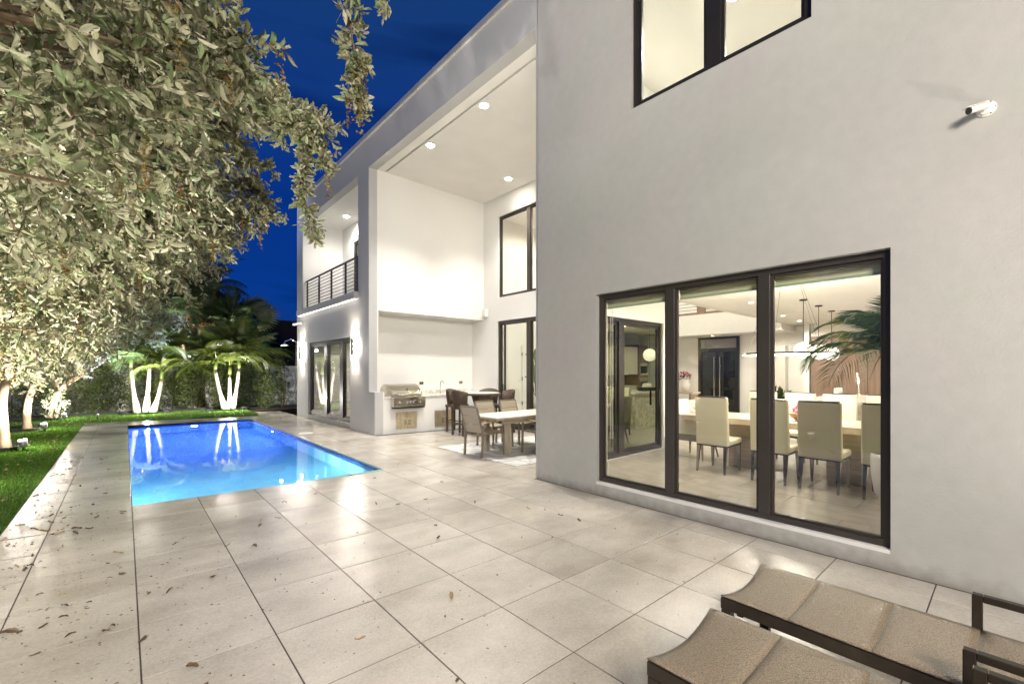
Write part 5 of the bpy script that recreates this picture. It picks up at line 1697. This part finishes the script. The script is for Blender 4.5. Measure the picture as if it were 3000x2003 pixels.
garden_tree((-2.3, 2.2, 0), 'nearest silver leaved tree overhanging from the upper left', [bl(40, 50, 1.9, 0.42, 1), bl(120, 20, 2.1, 0.42, 1), bl(180, 30, 2.4, 0.36, 0.8), bl(15, 150, 2.0, 0.42, 1), bl(95, 110, 2.5, 0.45, 1)], 400, 0.082, 11,
            sprays=[([at(150, 30, 2.5), at(260, -60, 2.8), at(348, -30, 2.85), at(352, 40, 2.85), at(360, 72, 2.85), at(357, 105, 2.85)], 48, 0.09),
                    ([at(348, -30, 2.85), at(375, -40, 2.8), at(388, 8, 2.8)], 10, 0.05), ([at(150, 40, 2.4), at(200, 15, 2.4), at(228, 40, 2.45), at(229, 66, 2.45)], 46, 0.16)], n_obj=300, trunk_h=2.0, seeds=40, twl=(0.15, 0.34))
garden_tree((-1.9, 5.4, 0), 'silver leaved tree whose long branch reaches across the sky', [bl(95, 150, 3.2, 0.72, 1.2), bl(165, 85, 3.4, 0.50, 1), bl(150, 180, 3.9, 0.52, 0.9), bl(50, 215, 3.3, 0.6, 1), bl(120, 225, 4.2, 0.62, 1), bl(20, 300, 3.6, 0.55, 0.7), bl(60, 60, 3.6, 0.7, 0.7)], 2100, 0.074, 12,
            sprays=[([at(190, 80, 3.4), at(240, 78, 3.3), at(285, 108, 3.2), at(322, 130, 3.15)], 84, 0.17), ([at(205, 95, 3.6), at(250, 110, 3.5), at(292, 126, 3.3)], 70, 0.19), ([at(200, 60, 3.5), at(232, 72, 3.4), at(262, 84, 3.4)], 36, 0.14),
                    ([at(285, 108, 3.2), at(306, 138, 3.2), at(301, 165, 3.2), at(304, 195, 3.2), at(314, 237, 3.2)], 40, 0.07), ([at(298, 132, 3.2), at(318, 150, 3.2), at(327, 168, 3.2)], 20, 0.06),
                    ([at(190, 120, 3.9), at(225, 150, 4.2), at(250, 162, 4.3), at(270, 168, 4.4)], 22, 0.09), ([at(195, 105, 3.8), at(232, 135, 4.0), at(246, 160, 4.1)], 24, 0.12),
                    ([at(180, 180, 4.1), at(228, 180, 4.4), at(258, 195, 4.6), at(267, 214, 4.6)], 80, 0.24), ([at(175, 200, 4.1), at(215, 205, 4.4), at(245, 215, 4.6)], 70, 0.24),
                    ([at(170, 215, 4.2), at(205, 228, 4.5), at(228, 243, 4.6)], 60, 0.22)], n_obj=300, trunk_h=1.7, seeds=150, twl=(0.15, 0.38))
garden_tree((-1.8, 9.0, 0), 'silver leaved tree hidden at the left edge behind nearer leaves', [bl(70, 265, 5.8, 0.95, 1.3), bl(150, 240, 6.2, 0.75, 1), bl(30, 320, 5.6, 0.75, 1.1), bl(176, 230, 6.6, 0.42, 0.45), bl(75, 290, 6.4, 0.65, 0.8), bl(60, 180, 6.0, 1.0, 0.8), bl(135, 258, 6.6, 0.42, 0.5)], 1800, 0.08, 13, trunk_h=1.5, seeds=80)
garden_tree((-1.75, 12.66, 0), 'silver leaved tree with lit trunk nearest on the lawn', [bl(20, 345, 9.3, 0.85, 1), bl(58, 328, 9.2, 0.8, 1), bl(75, 295, 9.2, 0.9, 0.8)], 1700, 0.085, 14, trunk_h=1.35, seeds=30)
garden_tree((-1.86, 16.33, 0), 'silver leaved tree with lit leaning trunk second on the lawn', [((-1.6, 16.1, 2.8), (1.1, 1.2, 0.8), 1), ((-1.2, 15.8, 3.6), (0.9, 1.0, 0.8), 0.6)], 1200, 0.085, 15, trunk_h=1.3, lean=(0.12, 0.0), seeds=15)
garden_tree((-1.72, 19.45, 0), 'silver leaved tree with forked white lit trunk farthest on the lawn', [((-1.2, 19.3, 2.7), (1.4, 1.1, 0.8), 0.8), ((-0.2, 19.0, 3.2), (1.1, 0.9, 0.7), 0.7), bl(105, 340, 15.2, 0.75, 0.9), bl(138, 333, 15.4, 0.6, 0.9)], 1900, 0.09, 16, trunk_h=0.95, lean=(0.18, -0.05),
            sprays=[([(-1.2, 19.3, 1.3), (0.0, 18.9, 3.3), (0.5, 18.8, 3.75), at(165, 317, 15.4), at(182, 322, 15.2)], 150, 0.42), ([(-0.4, 19.0, 2.9), (0.3, 18.8, 3.2), (0.9, 18.6, 2.5)], 60, 0.4)], limbs=[(-2.4, 19.2, 1.7), (-0.5, 19.1, 1.75), (-1.0, 19.0, 1.9), (-2.0, 19.0, 2.2)])

# ------------------------------------------------------------------ beds with black edging, garden spots
def tree_bed(x0, x1, y0, y1, label):
    t_ = thing('tree_bed', label, 'planting bed', (x0, y0, 0.006), group='black edged beds under the lawn trees')
    w, d = x1 - x0, y1 - y0
    rr = 0.12
    poly = [(0, 0), (w - rr, 0)] + [(w - rr + rr * math.sin(t), rr - rr * math.cos(t)) for t in np.linspace(0.3, 1.57, 4)] + [(w, d - rr)] + [(w - rr + rr * math.cos(t), d - rr + rr * math.sin(t)) for t in np.linspace(0.3, 1.57, 4)] + [(0, d)]
    e_ = MB()
    for a, b2 in zip(poly[:-1], poly[1:]):
        e_.obox((a[0], a[1], 0.045), (b2[0], b2[1], 0.045), 0.03, 0.10)
    e_.build('edging', M['edging'], t_)
    MB().prism(poly, 0.001, 0.03, 'z').build('mulch', M['soil'], t_)
    return t_


tree_bed(-3.2, -1.5, 12.15, 13.1, 'black edged mulch bed under the nearest lit trunk')
tree_bed(-3.2, -1.58, 15.75, 16.8, 'black edged mulch bed under the second lit trunk')
tree_bed(-3.2, -1.42, 18.9, 19.9, 'black edged mulch bed under the forked trunk')
for (xx, yy, ww_) in ((0.55, 19.85, 0.95), (2.95, 19.6, 0.95)):
    t_ = thing('palm_bed', 'round black edged bed under the %s palm group' % ('left' if xx < 2 else 'right'), 'planting bed', (xx, yy, 0.006))
    e_ = MB()
    pl = [(ww_ * 0.75 * math.cos(t), 0.42 * math.sin(t)) for t in np.linspace(0, 2 * math.pi, 25)]
    for a, b2 in zip(pl[:-1], pl[1:]):
        e_.obox((a[0], a[1], 0.04), (b2[0], b2[1], 0.04), 0.03, 0.09)
    e_.build('edging', M['edging'], t_)
    MB().prism(pl[:-1], 0.001, 0.03, 'z').build('mulch', M['soil'], t_)
ed_ = thing('border_edging', 'long low black edging strip in front of the far hedge', 'edging', (0, 20.25, 0))
for k in range(6):
    box_o('edging_length', M['edging'], ed_, -3.6 + k * 1.2, -2.41 + k * 1.2, -0.02, 0.02, -0.05, 0.11)


def garden_spot(loc, aim, power, label, color=(1, 0.945, 0.84), lensmat='lamp_cool', cone=95, lit=True, size=1.0, spill=None, blend=0.5):
    spill = PW['spill'] if spill is None else spill
    t_ = thing('garden_spotlight', label, 'spotlight', loc, group='garden spotlights at the trees')
    d = (Vector(aim) - Vector(loc)).normalized()
    MB().lathe([(0.05, 0), (0.05, 0.02), (0.015, 0.025), (0.015, 0.12)], n=14).build('stake', M['black'], t_)
    p = Vector((0, 0, 0.15))
    MB().tube([p - d * 0.08 * size, p - d * 0.05 * size, p + d * 0.07 * size], [0.025 * size, 0.055 * size, 0.065 * size], 14).build('housing', M['lampbody'], t_, smooth=True)
    MB().tube([p + d * 0.07 * size, p + d * 0.074 * size], 0.058 * size, 14).build('lens', M[lensmat], t_)
    if power:
        q = Vector(loc) + p + d * 0.10 * size
        lamp('SPOT', power, q, color, t_, size=0.04, cone=cone, blend=blend, aim=aim)
        if spill:
            lamp('POINT', spill, q + d * 0.05 + Vector((0, 0, 0.08)), color, t_, size=0.02)
    return t_


garden_spot((-1.42, 12.2, 0.0), (-1.75, 12.62, 1.7), PW['tree'], 'garden spotlight glaring at the nearest lit trunk', cone=104)
garden_spot((-1.48, 15.7, 0.0), (-1.8, 16.3, 1.6), PW['tree'], 'grey garden spotlight turned to the second lit trunk', lensmat='lamp_soft', cone=104)
garden_spot((-1.36, 18.84, 0.0), (-1.7, 19.4, 1.2), PW['tree'] * 0.9, 'small garden spotlight at the forked trunk', cone=110)
garden_spot((-1.45, 8.5, 0.0), (-1.7, 9.0, 3.0), PW['tree'] * 3.2, 'garden spotlight at the left lawn edge out of view', cone=100, spill=30)
garden_spot((-1.3, 2.7, 0.0), (-0.35, 3.0, 3.2), PW['tree'] * 1.0, 'unseen garden spotlight added under the nearest tree, left of the frame', cone=90, lensmat='lens_dim', spill=0)  # unseen lamp added to brighten the nearest leaves
garden_spot((-1.45, 5.2, 0.0), (-1.3, 5.0, 3.0), PW['tree'] * 3.0, 'garden spotlight under the long branched tree', cone=96, lensmat='lens_dim', spill=0)
garden_spot((0.60, 19.42, 0.0), (0.57, 19.8, 2.4), PW['palm'], 'small garden spotlight at the left palm group', lensmat='lamp_soft', cone=70, spill=PW['palm_spill'], size=0.7, blend=0.7)
garden_spot((2.95, 19.15, 0.0), (2.95, 19.5, 2.4), PW['palm'], 'small garden spotlight at the right palm group', lensmat='lamp_soft', cone=70, spill=PW['palm_spill'], size=0.7, blend=0.7)
for xs_, xa_, lab in ((0.35, 0.6, 'unseen spotlight added on the garden wall behind the left lit palms'), (1.95, 2.0, 'unseen spotlight added on the garden wall between the lit palms'), (3.5, 3.6, 'unseen spotlight added on the garden wall behind the right lit palms')):
    garden_spot((xs_, 21.66, 1.722), (xa_, 22.9, 4.6), PW['behind'], lab, cone=125, spill=0, size=0.6, blend=0.8)  # unseen lamps added to brighten the dark palms beyond the hedge
garden_spot((3.25, -2.4, gz(3.2)), (4.57, 0.2, 4.1), PW['uplight'], 'garden spotlight at the foot of the front wall beyond the loungers', cone=100, spill=0, blend=1.0)
garden_spot((-0.62, 18.45, 0.0), (0.1, 18.85, 3.3), PW['cool'], 'added bluish garden spotlight for the farthest silver tree', color=(0.42, 0.55, 1.0), cone=80, lensmat='lamp_soft', spill=0, size=0.5)  # added lamp that gives the far crown its blue light

# lit palms: two groups of three
pg = 'slim palms lit from below beyond the pool'
for (bx_, by_, tx, ty, tz, lab, nf, az) in ((0.33, 20.0, 0.16, 20.0, 1.62, 'left trunk of the left lit palm group', 9, 2.2), (0.55, 19.85, 0.66, 20.05, 1.75, 'middle trunk of the left lit palm group', 8, 0.6),
                                  (0.74, 19.9, 1.0, 20.15, 1.20, 'right leaning trunk of the left lit palm group', 8, 4.2), (2.85, 19.6, 2.55, 19.7, 1.55, 'left leaning trunk of the right lit palm group', 9, 2.9),
                                  (2.98, 19.55, 3.02, 19.8, 1.35, 'middle trunk of the right lit palm group', 8, 1.1), (3.08, 19.6, 3.32, 19.7, 1.6, 'right trunk of the right lit palm group', 9, 5.0)):
    palm((bx_, by_, 0.02), (tx, ty, tz), 0.085, lab, nf + 5, 'green', pg, 1.2, az0=az, pitch=(-0.15, 1.25))
# taller darker palms behind
for (bx_, by_, tx, ty, tz, lab, nf, kind, sc_, sk) in ((1.6, 22.1, 1.8, 22.1, 3.9, 'dark feather palm behind and between the lit palms', 18, 'dark', 1.0, 2),
                                             (3.3, 22.2, 3.4, 22.2, 3.3, 'dark feather palm behind the right lit palms', 17, 'dark', 1.0, 1), (4.2, 22.3, 4.1, 22.2, 2.2, 'dark arching palm nearest the white garden wall', 16, 'dark', 0.95, 0),
                                             (0.4, 22.2, 0.6, 22.2, 3.4, 'dark feather palm behind the left lit palms', 16, 'dark', 1.0, 1), (2.3, 23.0, 2.5, 23.0, 5.0, 'tall ragged palm top against the blue sky', 18, 'dark', 1.0, 4),
                                             (2.3, 21.5, 2.4, 21.5, 2.0, 'bushy dark palm low between the lit groups', 14, 'dark', 0.75, 1), (1.2, 23.2, 1.3, 23.2, 5.2, 'tall dark palm partly behind the silver leaves', 16, 'dark', 1.0, 3)):
    palm((bx_, by_, 0.0), (tx, ty, tz), 0.11, lab, nf, kind, 'tall dark palms beyond the hedge', sc_, shaft=False, pitch=(-0.5, 1.3), skirt=sk, bark='dead')
fp = thing('fan_palm', 'fan palm with pale round leaves rising against the sky', 'palm tree', (3.75, 22.2, 0.0), group=None)
MB().tube([(0, 0, 0), (0, 0, 3.5)], 0.09, 10).build('trunk', M['dead'], fp)
for k, (a, p_, m_) in enumerate(((0.0, 0.9, FAN), (0.5, 0.6, FAN_DK), (2.6, 0.9, FAN_DK), (-0.6, 0.4, FAN), (3.6, 0.5, FAN_DK), (4.5, 1.1, FAN), (1.4, 0.8, FAN_DK))):
    o = bpy.data.objects.new('fan_frond', m_); COL.objects.link(o); o.parent = fp
    o.location = (0, 0, 3.45); o.rotation_euler = (1.2 if m_ is FAN else 0.3, -p_, a)
pf = thing('pale_palm', 'palm with one long pale frond arching up into the sky', 'palm tree', (3.1, 22.3, 0.0))
MB().tube([(0, 0, 0), (0.05, 0, 3.3)], 0.09, 10).build('trunk', M['dead'], pf)
for k, (a, p_, m_, s_) in enumerate(((2.7, 0.75, 'pale', 1.0), (2.2, 1.0, 'pale', .9), (0.3, 0.7, 'dark', .9), (4.0, 0.8, 'pale', .8), (5.5, 0.5, 'dark', .9), (3.1, 0.1, 'old', 1.1), (1.2, 0.3, 'dark', .9))):
    o = bpy.data.objects.new('frond', FR[m_][k % 3]); COL.objects.link(o); o.parent = pf
    o.location = (0.05, 0, 3.3); o.rotation_euler = (0.9 if m_ == 'pale' else 0.1, -p_, a); o.scale = (s_,) * 3


def leaf_mass(name, label, cat, boxes, n, size, mat, seed, kind=None, surf=0.35, stems=None, group=None):
    """hedge or shrub: leaves thick near the faces of its boxes, uneven outline"""
    rs = np.random.default_rng(seed)
    t_ = thing(name, label, cat, (0, 0, 0), group=group)
    allp = []
    tot = sum((b[1] - b[0]) * (b[5] - b[4]) + (b[3] - b[2]) * (b[5] - b[4]) for b in boxes)
    for (x0, x1, y0, y1, z0, z1) in boxes:
        m = int(n * ((x1 - x0) * (z1 - z0) + (y1 - y0) * (z1 - z0)) / tot)
        nc = max(6, m // 45)
        c = np.stack([rs.uniform(x0, x1, nc), rs.uniform(y0, y1, nc), z0 + (z1 - z0) * rs.random(nc) ** 0.8], 1)
        c[:, 2] += 0.12 * np.sin(c[:, 0] * 2.3 + seed) * (c[:, 2] / z1)
        rr = rs.uniform(.10, .26, nc)
        k = rs.integers(0, nc, m)
        q = rs.normal(size=(m, 3)); q /= np.linalg.norm(q, axis=1, keepdims=True)
        allp.append((c[k] + q * rr[k][:, None] * rs.uniform(.6, 1.1, (m, 1)), q))
    pos = np.concatenate([a for a, _ in allp]); d = np.concatenate([b for _, b in allp])
    pos[:, 2] = np.maximum(pos[:, 2], 0.03)
    v, f = leaves_np(pos, d + rs.normal(size=d.shape) * .5, size * rs.uniform(.6, 1.2, len(pos)), rs, width=1.3)
    props(np_mesh('foliage', v, f, M[mat], t_), kind='stuff')
    st_ = MB()
    for (x0, x1, y0, y1, z0, z1) in boxes:
        for i in range(max(2, int((max(x1 - x0, y1 - y0)) / 0.5))):
            xx, yy = rs.uniform(x0, x1), rs.uniform(y0, y1)
            st_.tube([(xx, yy, -0.02), (xx + rs.uniform(-.1, .1), yy + rs.uniform(-.1, .1), z1 * .85)], [0.018, 0.006], 5)
    st_.build('stems', M['twig'], t_)
    return t_


leaf_mass('hedge', 'tall small leaved hedge along the far end behind the lit palms', 'hedge', [(-3.2, -1.2, 20.6, 21.2, 0.05, 2.0), (-1.2, 1.0, 20.75, 21.3, 0.05, 1.75), (1.0, 2.9, 20.75, 21.3, 0.05, 1.6), (2.9, 4.5, 20.65, 21.2, 0.05, 1.75)], 30000, 0.075, 'hedge', 21)
leaf_mass('hedge', 'bright lit hedge along the left side behind the lawn trees', 'hedge', [(-4.3, -3.5, 9.0, 14.5, 0.05, 2.3), (-4.1, -3.3, 14.5, 20.6, 0.05, 2.2)], 26000, 0.085, 'hedge', 22)
leaf_mass('shrub', 'pale leafy shrub between the first two lit trunks', 'shrub', [(-3.1, -2.3, 13.4, 15.3, 0.02, 0.9)], 2600, 0.08, 'hedge', 23)
leaf_mass('shrub', 'leafy shrub beside the forked lit trunk', 'shrub', [(-1.75, -1.5, 19.2, 19.5, 0.03, 0.8)], 500, 0.07, 'silver', 24)
leaf_mass('shrub', 'loose dark shrub against the white wall by the house end', 'shrub', [(4.3, 5.1, 19.6, 20.6, 0.02, 1.5), (4.8, 5.05, 20.0, 20.3, 1.5, 2.5)], 2200, 0.09, 'hedge', 25)
for k, (xx, yy, zz, rr, lab) in enumerate(((0.6, 23.6, 4.1, (1.5, 0.9, 1.9), 'dark rounded tree behind the left lit palms'), (2.1, 23.8, 4.2, (1.3, 0.9, 1.7), 'dark leafy tree behind the pale frond'),
                                           (-1.6, 24.2, 3.0, (1.8, 1.2, 2.0), 'dark leafy tree behind the silver trees'), (3.6, 23.8, 3.1, (1.2, 0.9, 1.6), 'dark leafy tree beside the neighbouring roof'))):
    garden_tree((xx, yy, 0), lab, [((xx, yy, zz), rr, 1)], 700, 0.14, 40 + k, name='dark_tree', group='dark trees beyond the garden wall', mat='darkleaf', trunk_h=1.6)

gw = thing('garden_wall', 'white rendered garden wall at the far end of the garden', 'wall', (0, 21.6, 0))
box_o('wall_body', M['white'], gw, -6, 9, 0, 0.15, -0.3, 1.66)
box_o('wall_cap', M['white'], gw, -6, 9, -0.03, 0.18, 1.66, 1.72)
nh = thing('neighbouring_house', 'dark neighbouring house with brown tiled roof behind the wall', 'house', (9.0, 34, 0))
box_o('wall', M['roof'], nh, -4, 6, 0, 8, -0.3, 3.3)
rf = MB().prism([(-4.6, 3.3), (6.6, 3.3), (3.5, 5.0), (-1.5, 5.0)], -0.6, 8.6, 'y').build('roof', M['roof'], nh)
rt = MB()
for i in range(14):
    rt.tube([(-4.6 + i * 0.8, -0.62, 3.3), (-4.6 + i * 0.8, -0.62, 3.42)], 0.12, 6)
rt.build('eave_tiles', M['roof'], nh)

# ------------------------------------------------------------------ pool lamps
for k, (loc, aim, pw, lab, cl_) in enumerate((((1.55, PY1 - 0.03, -0.55), (1.55, 9, -1.2), PW['pool'], 'round blue white pool lamp in the far pool wall', (0.05, 0.10, 1.0)),
                                          ((PX1 - 0.03, 13.1, -0.45), (0.5, 13.0, -1.0), PW['pool'] * 0.4, 'round pool lamp in the pool wall on the house side', (0.12, 0.2, 1.0)),
                                          ((1.55, PY0 + 0.32, -0.62), (1.55, 11, -1.2), PW['pool_near_fill'], 'unseen pool lamp added at the near pool end to lighten the water', (0.46, 0.80, 0.95)))):  # last one is an unseen lamp added to lighten the near water
    t_ = thing('pool_lamp', lab, 'pool lamp', loc, group='lamps under the pool water')
    d = (Vector(aim) - Vector(loc)); d.z = 0; d.normalize()
    MB().tube([Vector((0, 0, 0)), d * 0.03], 0.085, 18).build('bezel', M['chrome'], t_)
    MB().tube([d * 0.03, d * 0.036], 0.07, 18).build('lens', M['lamp_blue'], t_)
    lamp('SPOT', pw, Vector(loc) + d * 0.09, cl_, t_, size=0.08, cone=165, blend=0.3, aim=aim)

# ------------------------------------------------------------------ unseen flood lamp added behind the camera as fill light
def flood(loc, aim, power, label, size=0.15, color=(1, 0.915, 0.775), cone=120):
    t_ = thing('added_flood_lamp', label, 'flood lamp', loc)
    MB().tube([(0, 0, -loc[2] - 0.1), (0, 0, -0.05)], 0.04, 10).build('pole', M['black'], t_)
    d = (Vector(aim) - Vector(loc)).normalized()
    MB().obox(-d * 0.08, d * 0.04, 0.30, 0.20).build('housing', M['black'], t_)
    MB().obox(d * 0.041, d * 0.045, 0.26, 0.16).build('lens', M['lamp_soft'], t_)
    lamp('SPOT', power, Vector(loc) + d * 0.1, color, t_, size=size, cone=cone, blend=0.6, aim=aim)
    return t_


flood((-2.6, -4.8, 5.6), (2.5, 5.0, 0.5), PW['flood_fill'], 'unseen flood lamp added on a tall post behind the lawn edge to brighten the paving', 1.3)

# ------------------------------------------------------------------ fallen leaves
def fallen_mesh(seed, mat):
    rs = np.random.default_rng(seed)
    vs_, fs = [], []
    NX = 6
    for i in range(NX + 1):
        t = i / NX
        w_ = 0.26 * math.sin(math.pi * (0.06 + 0.9 * t)) ** 0.8
        cu = 0.12 * math.sin(t * 3.2 + seed) + 0.05
        for s_ in (-1, 0, 1):
            vs_.append((t - 0.5, s_ * w_, cu + (0.09 + 0.12 * rs.random()) * abs(s_) * (1 if s_ > 0 else 0.55)))
    for i in range(NX):
        b_ = 3 * i
        fs += [(b_, b_ + 1, b_ + 4, b_ + 3), (b_ + 1, b_ + 2, b_ + 5, b_ + 4)]
    zmin = min(p[2] for p in vs_)
    vs_ = [(p[0], p[1], p[2] - zmin) for p in vs_]
    me = bpy.data.meshes.new('fallen_leaf')
    me.from_pydata(vs_, [], fs)
    me.materials.append(M[mat])
    return me


FL = [fallen_mesh(s_, 'fallen') for s_ in range(4)]
FLP = [fallen_mesh(s_ + 9, 'fallen_lt') for s_ in range(3)]
n_l = 0
while n_l < 200:
    if n_l < 150:
        x_, y_ = -0.82 + abs(rnd.gauss(0, 0.75)), 1.9 + 9.0 * rnd.random() ** 1.3
    else:
        x_, y_ = rnd.uniform(-0.8, 3.6), rnd.uniform(1.6, 7.5)
    if x_ > 4.3 or (PX0 - .05 < x_ < PX1 + .05 and PY0 - .05 < y_ < PY1):
        continue
    o = bpy.data.objects.new('fallen_leaf', FL[n_l % 4] if rnd.random() < .8 else FLP[n_l % 3]); COL.objects.link(o)
    o.location = (x_, y_, gz(x_) + 0.003); o.rotation_euler = (rnd.uniform(-.3, .3), rnd.uniform(-.2, .2), rnd.uniform(0, 6.28))
    s_ = rnd.uniform(.034, .074) if rnd.random() < .8 else rnd.uniform(.012, .022)
    o.scale = (s_, s_ * rnd.uniform(.6, 1.1), s_)
    props(o, 'dry curled brown leaf fallen on the patio tiles', 'leaf', 'dry leaves fallen on the patio')
    n_l += 1
for k in range(95):
    x_, y_ = rnd.uniform(-2.6, -0.95), 5.2 + 11.5 * rnd.random() ** 1.2
    o = bpy.data.objects.new('fallen_leaf', FLP[k % 3]); COL.objects.link(o)
    o.location = (x_, y_, 0.035); o.rotation_euler = (rnd.uniform(-.2, .2), rnd.uniform(-.2, .2), rnd.uniform(0, 6.28))
    s_ = rnd.uniform(.06, .10)
    o.scale = (s_, s_, s_)
    props(o, 'dry pale leaf lying on the green turf', 'leaf', 'dry leaves lying on the turf')

# crumbs of bark and leaf scattered on the paving, too many and too small to count
nc_ = 1700
cx_ = np.where(RN.random(nc_) < .7, -0.8 + np.abs(RN.normal(0, 0.9, nc_)), RN.uniform(-0.8, 4.2, nc_))
cy_ = 1.4 + 8 * RN.random(nc_) ** 1.2
ok_ = (cx_ < 4.2) & ~((cx_ > PX0 - .05) & (cx_ < PX1 + .05) & (cy_ > PY0 - .05))
cx_, cy_ = cx_[ok_], cy_[ok_]
cp = np.stack([cx_, cy_, -0.018 * cx_ + 0.002], 1)
cd_ = np.stack([RN.normal(size=len(cx_)), RN.normal(size=len(cx_)), RN.normal(size=len(cx_)) * .12], 1)
v, f = leaves_np(cp, cd_, RN.uniform(.006, .021, len(cx_)), RN, flat=6, width=1.6)
v[:, 2] = np.maximum(v[:, 2], -0.018 * v[:, 0] + 0.001)
props(np_mesh('leaf_litter', v, f, M['fallen']), 'tiny crumbs of dry leaf and bark scattered over the paving', 'litter', kind='stuff')
